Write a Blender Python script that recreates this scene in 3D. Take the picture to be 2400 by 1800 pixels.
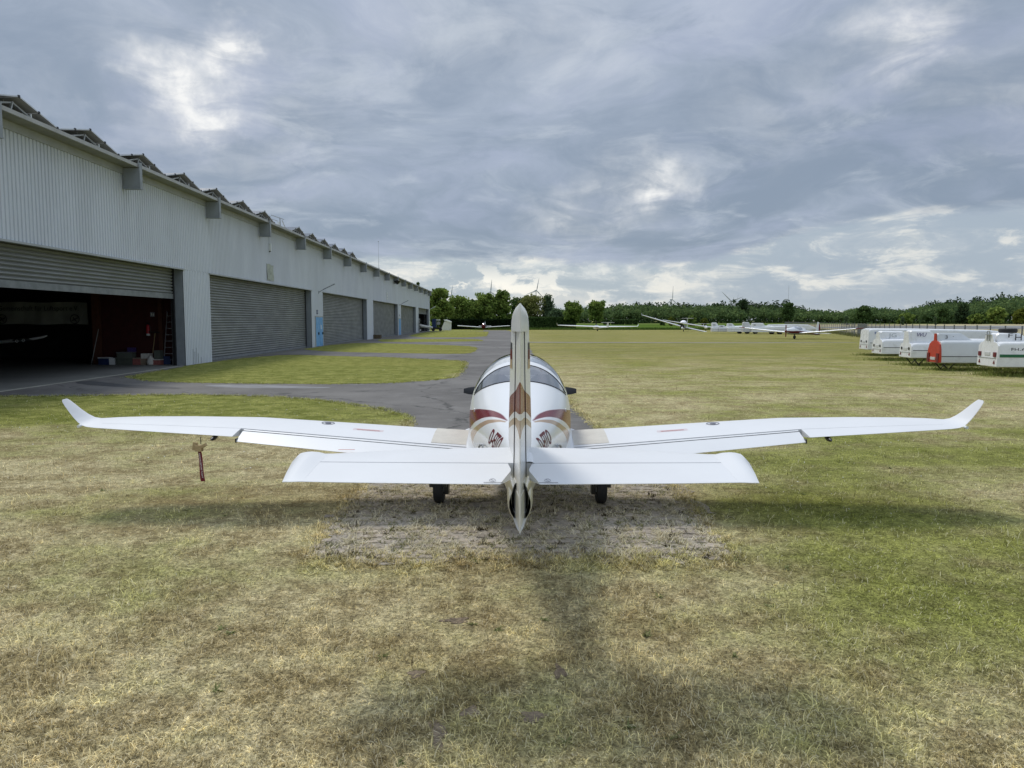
import bpy, bmesh, math, random
import numpy as np
from mathutils import Vector, Matrix
random.seed(7); rng=np.random.default_rng(7)
R=math.radians
scene=bpy.context.scene; C=scene.collection
for o in list(bpy.data.objects): bpy.data.objects.remove(o)
# ------------------------------------------------------------------ camera
cam=bpy.data.cameras.new('camera'); cam.sensor_width=36; cam.lens=27; cam.clip_start=.1; cam.clip_end=9000
camo=bpy.data.objects.new('camera',cam); C.objects.link(camo)
camo.location=(0,0,2.15); camo.rotation_euler=(R(90)-math.atan(148/1800),0,0); scene.camera=camo
# ------------------------------------------------------------------ light
SUN_EL,SUN_AZ=56.,-33.
sl=bpy.data.lights.new('sun','SUN'); sl.energy=2.0; sl.angle=R(13.); sl.color=(1,.95,.87)
so=bpy.data.objects.new('sun',sl); C.objects.link(so)
sd=Vector((math.sin(R(SUN_AZ))*math.cos(R(SUN_EL)),math.cos(R(SUN_AZ))*math.cos(R(SUN_EL)),math.sin(R(SUN_EL))))
so.rotation_euler=sd.to_track_quat('Z','Y').to_euler(); so.location=(0,0,60)
scene.view_settings.view_transform='Standard'; scene.view_settings.look='None'; scene.view_settings.gamma=1
scene.view_settings.exposure=0.0; scene.view_settings.use_curve_mapping=False
# ------------------------------------------------------------------ node helper
class NT:
    def __init__(s,nt): s.nt=nt; nt.nodes.clear()
    def n(s,t,**k):
        nd=s.nt.nodes.new(t)
        for a,b in k.items(): setattr(nd,a,b)
        return nd
    def put(s,sock,v):
        if v is None: return
        if hasattr(v,'is_linked') or isinstance(v,bpy.types.NodeSocket): s.nt.links.new(v,sock)
        else:
            if isinstance(v,(tuple,list)) and sock.type=='RGBA' and len(v)==3: v=(*v,1)
            sock.default_value=v
    def m(s,op,a,b=None,c=None,clamp=False):
        nd=s.n('ShaderNodeMath',operation=op,use_clamp=clamp)
        for i,v in enumerate((a,b,c)): s.put(nd.inputs[i],v)
        return nd.outputs[0]
    def vm(s,op,a,b=None):
        nd=s.n('ShaderNodeVectorMath',operation=op)
        s.put(nd.inputs[0],a); s.put(nd.inputs[1],b)
        return nd.outputs['Value'] if op in('DOT_PRODUCT','LENGTH') else nd.outputs[0]
    def xyz(s,x,y,z):
        nd=s.n('ShaderNodeCombineXYZ')
        for i,v in enumerate((x,y,z)): s.put(nd.inputs[i],v)
        return nd.outputs[0]
    def sep(s,v):
        nd=s.n('ShaderNodeSeparateXYZ'); s.put(nd.inputs[0],v); return nd.outputs
    def noise(s,vec,scale,detail=4,rough=.55,dist=0,lac=2.0,col=False):
        nd=s.n('ShaderNodeTexNoise'); s.put(nd.inputs['Vector'],vec)
        nd.inputs['Scale'].default_value=scale; nd.inputs['Detail'].default_value=detail
        nd.inputs['Roughness'].default_value=rough; nd.inputs['Distortion'].default_value=dist; nd.inputs['Lacunarity'].default_value=lac
        return nd.outputs['Color' if col else 'Fac']
    def ss(s,v,a,b,o0=0.,o1=1.):
        nd=s.n('ShaderNodeMapRange',interpolation_type='SMOOTHSTEP')
        for i,q in enumerate((v,a,b,o0,o1)): s.put(nd.inputs[i],q)
        return nd.outputs[0]
    def mix(s,f,a,b,bt='MIX'):
        nd=s.n('ShaderNodeMix',data_type='RGBA',blend_type=bt)
        s.put(nd.inputs[0],f); s.put(nd.inputs[6],a); s.put(nd.inputs[7],b)
        return nd.outputs[2]
    def curve(s,v,pts):
        nd=s.n('ShaderNodeFloatCurve'); s.put(nd.inputs['Value'],v); c=nd.mapping.curves[0]
        while len(c.points)<len(pts): c.points.new(.5,.5)
        for p,q in zip(c.points,pts): p.location=q; p.handle_type='AUTO'
        nd.mapping.update(); return nd.outputs[0]
# ------------------------------------------------------------------ world: clouded sky
world=bpy.data.worlds.new('World'); scene.world=world; world.use_nodes=True
def build_world():
    w=NT(world.node_tree)
    sky=w.n('ShaderNodeTexSky',sky_type='NISHITA',sun_disc=False); sky.sun_elevation=R(SUN_EL); sky.sun_rotation=R(SUN_AZ)
    D=w.n('ShaderNodeTexCoord').outputs['Generated']
    x,y,z=w.sep(D)
    zc=w.m('MAXIMUM',z,0.0)
    zz=w.m('ADD',zc,.20)
    p=w.xyz(w.m('DIVIDE',x,zz),w.m('DIVIDE',y,zz),0.)
    p=w.vm('MULTIPLY',p,(1.35,1.35,1.)); pw=w.vm('ADD',p,w.vm('MULTIPLY',w.vm('SUBTRACT',w.noise(p,.9,3,.5,col=True),(.5,.5,.5)),(.9,.9,0)))
    n1=w.noise(pw,.55,9,.52,.2)
    n2=w.noise(w.vm('ADD',pw,(7.3,2.1,0)),1.5,8,.58,.3)
    n3=w.noise(w.vm('ADD',pw,(1.7,9.4,0)),3.6,7,.6,.3)
    d=w.m('ADD',w.m('MULTIPLY',n1,.54),w.m('ADD',w.m('MULTIPLY',n2,.28),w.m('MULTIPLY',n3,.18)))
    # grey stratocumulus sheet, thicker = darker
    d=w.m('ADD',w.m('MULTIPLY',w.m('SUBTRACT',d,.5),1.35),.5)
    zb=w.m('MULTIPLY',w.ss(zc,.30,.17),w.ss(zc,.05,.10)); d=w.m('SUBTRACT',d,w.m('MULTIPLY',zb,.055))     # heavier bank low down
    t=w.ss(d,.34,.60)
    dark,mid,lite=(.245,.305,.395),(.385,.445,.54),(.61,.66,.71)
    c=w.mix(w.m('MULTIPLY',t,1.),dark,mid)
    c=w.mix(w.ss(d,.53,.74),c,lite)
    # faint violet / teal drift between thick parts
    c=w.mix(w.ss(n2,.45,.65,0.,.35),c,(.40,.445,.60))
    n4=w.noise(w.vm('ADD',pw,(3.1,5.2,0)),1.9,10,.64,.25)
    c=w.mix(w.ss(n4,.50,.70,0.,.40),c,(.62,.67,.73)); c=w.mix(w.ss(n4,.48,.32,0.,.5),c,(.25,.31,.40))
    # thin places where the sun lights the sheet through
    tot=None
    for (u,v,rad,k) in ((520,90,2.4,.8),(552,122,2.6,.9),(420,182,3.8,.9),(506,279,2.6,.9),(2125,82,4.6,.8),(1545,425,3.2,.8),(1490,450,5.5,.35),(1330,510,4.2,.45),(1830,250,7,.15),(500,250,12,.25),(2380,230,7,.2),(1290,70,7,.16),(1000,60,7,.12)):
        dx,dzc=(u-1200)/1800,-(v-900)/1800; th=math.atan(148/1800)
        vec=Vector((dx,math.cos(th)+dzc*math.sin(th),-math.sin(th)+dzc*math.cos(th))).normalized()
        warp=w.vm('ADD',D,w.vm('MULTIPLY',w.vm('SUBTRACT',w.noise(D,16,4,.6,col=True),(.5,.5,.5)),(.10,.10,.07)))
        dist=w.vm('LENGTH',w.vm('MULTIPLY',w.vm('SUBTRACT',warp,vec),(1.,1.,1.5)))
        g=w.m('MULTIPLY',w.ss(dist,math.tan(R(rad*1.15)),0.),k)
        tot=g if tot is None else w.m('ADD',tot,g)
    fine=w.noise(D,34,6,.62,.4)
    gl=w.m('MULTIPLY',tot,w.m('MULTIPLY',w.ss(fine,.28,.72,.55,1.05),w.ss(n3,.36,.62,.30,1.)))
    c=w.mix(w.m('MINIMUM',gl,.92),c,(.97,.96,.93))
    # brighter far cloud deck close to the horizon, under the edge of the dark sheet
    el=w.m('MULTIPLY',w.m('ARCSINE',w.m('MINIMUM',zc,1.)),57.2958)
    az=w.m('MULTIPLY',w.m('ARCTAN2',x,y),57.2958)
    q=w.xyz(az,w.m('MULTIPLY',el,3.4),0.)
    e1=w.noise(q,.085,7,.6,.3); e2=w.noise(w.vm('ADD',q,(31.,7.,0)),.20,6,.62,.5)
    edge=w.curve(w.m('DIVIDE',w.m('ADD',az,180.),360.),[(0,.6),(.40,.52),(.47,.50),(.522,.46),(.536,.50),(.547,.55),(.569,.70),(.60,.74),(.7,.6),(1,.6)])
    edge=w.m('ADD',w.m('MULTIPLY',edge,10.),w.m('MULTIPLY',w.m('SUBTRACT',e1,.5),3.4))
    low=w.ss(w.m('SUBTRACT',edge,el),-.12,.75)
    lc=w.mix(w.ss(w.m('ADD',w.m('MULTIPLY',e1,.55),w.m('MULTIPLY',e2,.45)),.43,.57),(.44,.51,.565),(.69,.72,.72))
    lc=w.mix(w.ss(w.m('ADD',w.m('MULTIPLY',e2,.8),w.m('MULTIPLY',fine,.25)),.50,.68),lc,(.88,.86,.79))
    lc=w.mix(w.ss(e2,.50,.36,0.,.5),lc,(.39,.46,.525))
    q2=w.xyz(az,w.m('MULTIPLY',el,1.7),3.)
    e3=w.noise(w.vm('ADD',q2,w.vm('MULTIPLY',w.vm('SUBTRACT',w.noise(q2,.5,3,.5,col=True),(.5,.5,.5)),(2.4,1.6,0))),.30,8,.62)
    puff=w.m('MULTIPLY',w.ss(e3,.515,.60),w.ss(el,5.,2.5)); puff=w.m('MULTIPLY',puff,w.ss(az,12.,-3.,.35,1.))
    lc=w.mix(w.m('MULTIPLY',puff,.95),lc,(1.0,.97,.88))
    lc=w.mix(w.m('MULTIPLY',w.ss(e3,.47,.42),.45),lc,(.40,.47,.53))
    lc=w.mix(w.ss(el,2.2,0.3,0.,.55),lc,(.56,.60,.62))
    lc=w.mix(w.m('MULTIPLY',w.ss(az,5.,20.,0.,.75),w.ss(e2,.62,.48,.35,1.)),lc,(.37,.44,.525))
    c=w.mix(w.m('MULTIPLY',low,.96),c,lc)
    # overcast skies are brighter overhead than at the horizon
    lift=w.m('ADD',1.07,w.m('MULTIPLY',w.ss(zc,.30,.95),1.35))
    c=w.vm('MULTIPLY',c,w.xyz(lift,lift,lift))
    b1=w.n('ShaderNodeBackground'); w.nt.links.new(sky.outputs[0],b1.inputs[0]); b1.inputs[1].default_value=.08
    b2=w.n('ShaderNodeBackground'); w.put(b2.inputs[0],c); b2.inputs[1].default_value=1.
    mx=w.n('ShaderNodeMixShader'); mx.inputs[0].default_value=.9
    w.nt.links.new(b1.outputs[0],mx.inputs[1]); w.nt.links.new(b2.outputs[0],mx.inputs[2])
    out=w.n('ShaderNodeOutputWorld'); w.nt.links.new(mx.outputs[0],out.inputs[0])
build_world()
world.cycles.sampling_method='AUTOMATIC'
# ------------------------------------------------------------------ materials
def mat(name,col,rough=.5,metal=0.,var=.0,vs=4.,fine=0.,fs=40.,bump=0.,bs=60.,coat=0.,stretch=(1,1,1),dirt=None,spec=.5):
    """Principled base with procedural colour variation and relief in object space."""
    m=bpy.data.materials.new(name); m.use_nodes=True; w=NT(m.node_tree)
    b=w.n('ShaderNodeBsdfPrincipled'); out=w.n('ShaderNodeOutputMaterial'); w.nt.links.new(b.outputs[0],out.inputs[0])
    P=w.n('ShaderNodeTexCoord').outputs['Object']
    if stretch!=(1,1,1): P=w.vm('MULTIPLY',P,stretch)
    c=(*col,1)
    if var or fine:
        f=w.ss(w.noise(P,vs,5,.6),.3,.7,1-var,1+var)
        if fine: f=w.m('MULTIPLY',f,w.ss(w.noise(P,fs,4,.6),.3,.7,1-fine,1+fine))
        c=w.vm('MULTIPLY',tuple(col),w.xyz(f,f,f))
    if dirt: c=w.mix(w.ss(w.noise(P,dirt[1],6,.65),.5,.75,0.,dirt[2]),c,dirt[0])
    w.put(b.inputs['Base Color'],c); b.inputs['Roughness'].default_value=rough; b.inputs['Metallic'].default_value=metal
    b.inputs['Coat Weight'].default_value=coat; b.inputs['Coat Roughness'].default_value=.04; b.inputs['Specular IOR Level'].default_value=spec
    if var and rough<.6: w.put(b.inputs['Roughness'],w.ss(w.noise(P,vs*2.3,4,.6),.3,.7,rough*.75,rough*1.3))
    if bump:
        bp=w.n('ShaderNodeBump'); bp.inputs['Strength'].default_value=bump; bp.inputs['Distance'].default_value=.01
        w.put(bp.inputs['Height'],w.noise(P,bs,4,.6)); w.nt.links.new(bp.outputs[0],b.inputs['Normal'])
    return m
def glass(name,tint,refl=.10,rough=.02):
    m=bpy.data.materials.new(name); m.use_nodes=True; w=NT(m.node_tree)
    t=w.n('ShaderNodeBsdfTransparent'); t.inputs[0].default_value=(*tint,1)
    g=w.n('ShaderNodeBsdfGlossy'); g.inputs['Roughness'].default_value=rough
    fr=w.n('ShaderNodeFresnel'); fr.inputs[0].default_value=1.5
    mx=w.n('ShaderNodeMixShader'); w.put(mx.inputs[0],w.m('ADD',fr.outputs[0],refl,clamp=True))
    w.nt.links.new(t.outputs[0],mx.inputs[1]); w.nt.links.new(g.outputs[0],mx.inputs[2])
    o=w.n('ShaderNodeOutputMaterial'); w.nt.links.new(mx.outputs[0],o.inputs[0]); return m
M=dict(
 paint=mat('white_gelcoat',(.80,.81,.82),.25,fine=.025,fs=1.3),
 wing=mat('white_wing_paint',(.715,.72,.72),.42,fine=.02,fs=1.3,spec=.3),
 walk=mat('beige_walkway_grit',(.60,.57,.50),.85,var=.05,vs=5,fine=.08,fs=160,bump=.4,bs=220),
 black=mat('black_paint',(.012,.012,.013),.35),
 gap=mat('gap_shade_black',(.02,.021,.023),.8),  # near-black fill: shade inside slots and the tail opening put into colour
 rubber=mat('tyre_rubber',(.018,.018,.019),.75,var=.2,vs=9,bump=.2,bs=70),
 steel=mat('grey_steel',(.30,.31,.32),.4,.6,var=.1,vs=7),
 redp=mat('red_paint',(.12,.004,.009),.4,spec=.2),
 tanp=mat('tan_paint',(.46,.32,.21),.3),
 redmark=mat('red_print',(.62,.22,.20),.5),
 greymark=mat('grey_print',(.25,.25,.28),.6),
 seat=mat('seat_cloth',(.07,.075,.085),.8,var=.15,vs=8,fine=.1,fs=90),
 liner=mat('cockpit_liner',(.75,.75,.75),.8,var=.1,vs=6),
 shade=mat('white_sunshade',(.88,.88,.89),.7,var=.04,vs=6),
 glass=glass('canopy_glass',(.90,.92,.92),.05),
 rglass=glass('rear_window_glass',(.92,.94,.95),.34,.10),
 ribbon=mat('red_ribbon',(.17,.006,.02),.7,var=.1,vs=20),
 lettering=mat('white_print',(.75,.72,.72),.6),
 wood=mat('light_wood',(.42,.31,.16),.7,var=.15,vs=30,stretch=(1,1,6)),
 clad=mat('grey_cladding',(.60,.635,.68),.5,var=.05,vs=.5,fine=.02,fs=8,stretch=(1,1,.25)),
 trim=mat('grey_trim',(.38,.40,.40),.5,var=.08,vs=1.5),
 fascia=mat('fascia_metal',(.40,.40,.385),.45,var=.08,vs=1.2,dirt=((.22,.21,.17),2.5,.35)),
 soffit=mat('soffit_boards',(.27,.27,.23),.7,var=.12,vs=2.,fine=.06,fs=20),
 hopper=mat('hopper_metal',(.27,.295,.31),.5,var=.1,vs=2.,dirt=((.15,.15,.14),4,.3)),
 shut=mat('shutter_slats',(.26,.27,.265),.45,.2,var=.08,vs=.8,stretch=(1,.3,1)),
 shutbar=mat('shutter_bottom_bar',(.20,.215,.22),.5,.2,var=.15,vs=2.5),
 jamb=mat('door_jamb_steel',(.25,.275,.30),.5,.1,var=.08,vs=2),
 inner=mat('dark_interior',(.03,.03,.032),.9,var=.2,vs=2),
 brick=mat('dark_red_brick',(.055,.010,.008),.85,var=.2,vs=3),
 brown=mat('brown_post',(.09,.03,.015),.8,var=.15,vs=5),
 concrete=mat('concrete_floor',(.15,.15,.135),.7,var=.12,vs=.6,fine=.06,fs=9),
 blue=mat('blue_door_paint',(.13,.36,.66),.5,var=.1,vs=2.2,fine=.05,fs=20,dirt=((.55,.66,.72),3,.5)),
 darkblue=mat('dark_blue_paint',(.02,.045,.13),.45,var=.1,vs=3),
 pvglass=mat('solar_cell_glass',(.02,.025,.04),.12,var=.15,vs=4),
 pvback=mat('solar_panel_back',(.36,.35,.31),.6,var=.1,vs=2),
 alu=mat('aluminium',(.62,.63,.63),.35,.7,var=.06,vs=5),
 galv=mat('galvanised_steel',(.42,.43,.42),.5,.5,var=.12,vs=6),
 notice=mat('weathered_notice_board',(.42,.45,.38),.7,var=.15,vs=3,dirt=((.16,.18,.14),2.2,.8)),
 lamp=mat('white_lamp_plastic',(.75,.77,.75),.5),
 trailer=mat('white_trailer_shell',(.82,.825,.82),.28,var=.03,vs=.9,dirt=((.45,.45,.39),2.6,.35)),
 trailer2=mat('grey_white_trailer_shell',(.60,.61,.61),.35,var=.05,vs=.9,dirt=((.42,.42,.37),2.4,.25)),
 trailer3=mat('aluminium_trailer_sheet',(.63,.65,.65),.4,.15,var=.05,vs=.7,dirt=((.4,.4,.36),2.4,.2)),
 orange=mat('orange_red_panel',(.50,.045,.015),.4,var=.08,vs=3),
 darkred=mat('dark_red_plastic',(.16,.015,.02),.4),
 green=mat('green_stripe_paint',(.02,.14,.06),.45),
 plate=mat('number_plate',(.62,.63,.62),.5,var=.08,vs=30),
 amber=mat('amber_lens',(.45,.17,.03),.3),
 tbl=mat('blue_lettering',(.05,.11,.36),.5), tpu=mat('violet_lettering',(.06,.04,.16),.5),
 tgr=mat('pale_grey_lettering',(.42,.45,.46),.5), tbk=mat('black_lettering',(.02,.02,.022),.5),
 twh=mat('cover_fabric',(.66,.66,.62),.8,var=.06,vs=3,bump=.3,bs=9),
 turb=mat('turbine_grey',(.48,.51,.55),.6),
 bark=mat('bark',(.09,.075,.055),.9,var=.25,vs=6,bump=.5,bs=20),
 mesh=mat('fence_wire',(.13,.14,.14),.6), post=mat('fence_post',(.17,.175,.175),.6),
 card=mat('cardboard',(.27,.21,.15),.85,var=.1,vs=8), cratem=mat('grey_green_crate',(.11,.125,.10),.7,var=.1,vs=6),
 box2=mat('red_white_box',(.30,.10,.085),.7,var=.2,vs=9), bagm=mat('white_sack',(.6,.58,.52),.8,var=.1,vs=9),
 banner=mat('banner_cloth',(.28,.29,.255),.85,var=.12,vs=1.4),
)
# ------------------------------------------------------------------ mesh builder
class MB:
    def __init__(s): s.v=[]; s.f=[]; s.g=[]
    def add(s,vs,fs):
        k=len(s.v); s.g.append((k,len(s.f))); s.v+= [tuple(q) for q in vs]; s.f+=[tuple(i+k for i in f) for f in fs]; return s
    def box(s,x0,x1,y0,y1,z0,z1):
        return s.add([(x0,y0,z0),(x1,y0,z0),(x1,y1,z0),(x0,y1,z0),(x0,y0,z1),(x1,y0,z1),(x1,y1,z1),(x0,y1,z1)],
                     [(0,3,2,1),(4,5,6,7),(0,1,5,4),(1,2,6,5),(2,3,7,6),(3,0,4,7)])
    def bar(s,a,b,w,h=None,up=(0,0,1)):
        a,b=Vector(a),Vector(b); h=h or w; d=(b-a).normalized(); u=Vector(up)
        if abs(d.dot(u))>.98: u=Vector((1,0,0))
        r=d.cross(u).normalized()*w/2; u=r.cross(d).normalized()*h/2
        return s.add([a-r-u,a+r-u,a+r+u,a-r+u,b-r-u,b+r-u,b+r+u,b-r+u],[(0,3,2,1),(4,5,6,7),(0,1,5,4),(1,2,6,5),(2,3,7,6),(3,0,4,7)])
    def tube(s,pts,rad,n=8,cap=True):
        pts=[Vector(p) for p in pts]; rad=rad if isinstance(rad,(list,tuple)) else [rad]*len(pts); rings=[]
        for i,p in enumerate(pts):
            d=(pts[min(i+1,len(pts)-1)]-pts[max(i-1,0)]).normalized()
            u=Vector((0,0,1)) if abs(d.z)<.9 else Vector((1,0,0)); r=d.cross(u).normalized(); u=r.cross(d)
            rings.append([p+(r*math.cos(2*math.pi*k/n)+u*math.sin(2*math.pi*k/n))*rad[i] for k in range(n)])
        return s.rings(rings,True,cap)
    def rings(s,rings,closed=True,cap=True):
        n=len(rings[0]); vs=[p for r in rings for p in r]; fs=[]
        for i in range(len(rings)-1):
            for k in range(n if closed else n-1):
                a,b=i*n+k,i*n+(k+1)%n; fs.append((a,b,b+n,a+n))
        if cap and closed: fs+= [tuple(range(n))[::-1],tuple(range((len(rings)-1)*n,len(rings)*n))]
        return s.add(vs,fs)
    def disc(s,c,axis,r,h,n=16,r2=None):
        a=Vector(axis).normalized(); c=Vector(c); return s.tube([c-a*h/2,c+a*h/2],[r,r if r2 is None else r2],n)
    def lathe(s,c,axis,prof,n=20):
        a=Vector(axis).normalized(); u=Vector((0,0,1)) if abs(a.z)<.9 else Vector((1,0,0)); r=a.cross(u).normalized(); u=r.cross(a); c=Vector(c)
        return s.rings([[c+a*h+(r*math.cos(2*math.pi*k/n)+u*math.sin(2*math.pi*k/n))*q for k in range(n)] for q,h in prof])
    def prism(s,poly,fn0,fn1):
        n=len(poly); return s.add([fn0(*p) for p in poly]+[fn1(*p) for p in poly],
            [tuple(range(n))[::-1],tuple(range(n,2*n))]+[(i,(i+1)%n,(i+1)%n+n,i+n) for i in range(n)])
    def each(s,name,m,parent,smooth=None):
        # every added shape becomes a part of its own
        out=[]; e=s.g+[(len(s.v),len(s.f))]
        for (v0,f0),(v1,f1) in zip(e[:-1],e[1:]):
            b=MB(); b.v=s.v[v0:v1]; b.f=[tuple(i-v0 for i in f) for f in s.f[f0:f1]]; out.append(b.build(name,m,parent,smooth))
        return out[0]
    def build(s,name,m,parent=None,smooth=None,fix=True,loc=None):
        me=bpy.data.meshes.new(name); me.from_pydata(s.v,[],s.f); me.update()
        if fix:
            bm=bmesh.new(); bm.from_mesh(me); bmesh.ops.recalc_face_normals(bm,faces=bm.faces); bm.to_mesh(me); bm.free()
        if m: me.materials.append(m)
        if smooth is not None:
            me.shade_smooth(); me.set_sharp_from_angle(angle=R(smooth))
        return link(name,me,parent,loc)
def link(name,me,parent=None,loc=None):
    o=bpy.data.objects.new(name,me); C.objects.link(o)
    if parent: o.parent=parent
    if loc: o.location=loc
    return o
def tag(o,label,cat,group=None):
    o['label']=label; o['category']=cat
    if group: o['group']=group
    return o
def thing(name,label,cat,loc=(0,0,0),rz=0.,group=None,rx=0.,ry=0.):
    o=bpy.data.objects.new(name,None); C.objects.link(o); o.location=loc; o.rotation_euler=(rx,ry,rz); o.empty_display_size=.2
    return tag(o,label,cat,group)
def struct(o,kind='structure'): o['kind']=kind; return o
def copy_tree(o,parent=None):
    c=o.copy(); C.objects.link(c); c.parent=parent
    for ch in list(o.children): copy_tree(ch,c)
    return c
def gz(y):
    # the grass falls away a little towards the near end
    return -.06*.35*math.log1p(math.exp(min(40.,(8.3-max(y,-1.))/.35)))
def gza(y): return -.06*.35*np.log1p(np.exp(np.minimum(40.,(8.3-np.maximum(y,-1.))/.35)))
def sheet(name,poly,z,m,kind='structure'):
    mb=MB(); mb.add([(x,y,z) for x,y in poly],[tuple(range(len(poly)))])
    o=mb.build(name,m)
    if min(q[1] for q in poly)<10.5:
        bm=bmesh.new(); bm.from_mesh(o.data)
        for y in (-1,1,3,4,5,6,6.5,7,7.4,7.7,8,8.3,8.6,8.9,9.3,9.8,10.5):
            bmesh.ops.bisect_plane(bm,geom=bm.verts[:]+bm.edges[:]+bm.faces[:],plane_co=(0,y,0),plane_no=(0,1,0))
        for v in bm.verts: v.co.z+=gz(v.co.y)
        bm.to_mesh(o.data); bm.free()
    return struct(o,kind)
def smooth_poly(pts,it=2):
    for _ in range(it):
        q=[]
        for i,a in enumerate(pts):
            b=pts[(i+1)%len(pts)]; q+=[(a[0]*.75+b[0]*.25,a[1]*.75+b[1]*.25),(a[0]*.25+b[0]*.75,a[1]*.25+b[1]*.75)]
        pts=q
    return pts
def rough_poly(pts,step,amp):
    out=[]
    for i,a in enumerate(pts):
        b=pts[(i+1)%len(pts)]; L=math.dist(a,b); k=max(1,int(L/step))
        for j in range(k):
            t=j/k; out.append((a[0]+(b[0]-a[0])*t+random.uniform(-amp,amp),a[1]+(b[1]-a[1])*t+random.uniform(-amp,amp)))
    return out
_txt={}
def text_mesh(s,size,extrude=.001,shear=0.,bold=0.):
    cu=bpy.data.curves.new('lettering','FONT'); cu.body=s; cu.size=size; cu.extrude=extrude; cu.shear=shear; cu.offset=bold; cu.align_x='LEFT'; cu.resolution_u=3
    o=bpy.data.objects.new('lettering',cu); C.objects.link(o); bpy.context.view_layer.update()
    me=bpy.data.meshes.new_from_object(o.evaluated_get(bpy.context.evaluated_depsgraph_get()))
    bpy.data.objects.remove(o); bpy.data.curves.remove(cu); return me
def text(s,size,m,parent,mtx,shear=0.,name='lettering',width=None):
    me=text_mesh(s,size,shear=shear); me.transform(Matrix.Identity(4))
    if width:
        xs=[v.co.x for v in me.vertices]; k=width/max(1e-4,max(xs)-min(xs)); me.transform(Matrix.Diagonal((k,1,1,1)))
    me.transform(mtx); me.materials.clear(); me.materials.append(m); return link(name,me,parent)
# ------------------------------------------------------------------ ground
def grass_tone(w,Pw):
    x,y,z=w.sep(Pw); P2=w.xyz(x,y,0.)
    big=w.noise(P2,.07,3,.5); n1=w.noise(P2,.38,5,.6); n2=w.noise(P2,1.7,5,.62); n3=w.noise(P2,9.,4,.65)
    st=w.noise(w.vm('MULTIPLY',P2,(.05,.55,0)),1.,4,.6)      # mowing lanes
    b=w.m('MULTIPLY',w.ss(x,.3,3.8),w.m('MULTIPLY',w.ss(y,20.,9.),.10))
    b=w.m('ADD',b,w.m('MULTIPLY',w.ss(x,2.,-5.),w.m('MULTIPLY',w.ss(y,12.5,17.5),.20)))
    b=w.m('ADD',b,w.m('MULTIPLY',w.ss(x,-4.5,-12.),w.m('MULTIPLY',w.ss(y,22.,30.),.16)))
    b=w.m('ADD',b,w.m('MULTIPLY',w.ss(x,2.,5.),w.m('MULTIPLY',w.ss(y,9.,22.),.05)))
    s=w.m('ADD',w.m('MULTIPLY',n1,.42),w.m('ADD',w.m('MULTIPLY',n2,.26),w.m('ADD',w.m('MULTIPLY',st,.20),w.m('MULTIPLY',big,.12))))
    g=w.ss(w.m('ADD',s,b),.445,.66)
    tan=w.mix(w.ss(n2,.38,.62),(.40,.325,.165),(.67,.58,.335))
    tan=w.mix(w.ss(n3,.5,.72,0.,.6),tan,(.70,.61,.38))
    gre=w.mix(w.ss(n2,.4,.62),(.20,.22,.045),(.345,.35,.098))
    c=w.mix(g,tan,gre)
    far=w.ss(y,15.,60.)
    far=w.m('MULTIPLY',far,w.ss(x,-13.,-3.,.25,1.)); c=w.mix(w.m('MULTIPLY',far,.7),c,w.mix(w.ss(st,.42,.6),(.17,.175,.030),(.30,.265,.066)))
    f=w.ss(n3,.3,.7,.74,1.24)
    return w.vm('MULTIPLY',c,w.xyz(f,f,f))
def grass_ground():
    m=bpy.data.materials.new('dry_mown_turf'); m.use_nodes=True; w=NT(m.node_tree)
    b=w.n('ShaderNodeBsdfPrincipled'); out=w.n('ShaderNodeOutputMaterial'); w.nt.links.new(b.outputs[0],out.inputs[0])
    Pw=w.n('ShaderNodeNewGeometry').outputs['Position']; x,y,z=w.sep(Pw)
    c=grass_tone(w,Pw)
    k=w.m('MULTIPLY',w.ss(y,5.,26.,.92,1.0),w.ss(w.noise(Pw,38.,4,.75),.32,.68,.40,1.35))    # thatch between the blades
    w.put(b.inputs['Base Color'],w.vm('MULTIPLY',c,w.xyz(k,k,k))); b.inputs['Roughness'].default_value=1.; b.inputs['Specular IOR Level'].default_value=.1
    bp=w.n('ShaderNodeBump'); bp.inputs['Strength'].default_value=.7; bp.inputs['Distance'].default_value=.05
    w.put(bp.inputs['Height'],w.m('ADD',w.noise(Pw,14.,5,.7),w.noise(Pw,60.,3,.7))); w.nt.links.new(bp.outputs[0],b.inputs['Normal'])
    return m
def blade_mat():
    m=bpy.data.materials.new('grass_blades'); m.use_nodes=True; w=NT(m.node_tree)
    out=w.n('ShaderNodeOutputMaterial')
    Pw=w.n('ShaderNodeNewGeometry').outputs['Position']; a=w.n('ShaderNodeAttribute',attribute_name='rnd').outputs['Fac']
    c=grass_tone(w,Pw); k=w.m('ADD',.50,w.m('MULTIPLY',w.m('POWER',w.m('MINIMUM',w.m('DIVIDE',a,.8),1.),1.6),1.75))
    c=w.vm('MULTIPLY',c,w.xyz(k,k,k)); c=w.mix(w.ss(a,.78,.92,0.,.8),c,(.78,.72,.54))
    d=w.n('ShaderNodeBsdfDiffuse'); w.put(d.inputs[0],c); t=w.n('ShaderNodeBsdfTranslucent'); w.put(t.inputs[0],c)
    mx=w.n('ShaderNodeMixShader'); mx.inputs[0].default_value=.38; w.nt.links.new(d.outputs[0],mx.inputs[1]); w.nt.links.new(t.outputs[0],mx.inputs[2])
    w.nt.links.new(mx.outputs[0],out.inputs[0]); return m
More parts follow.
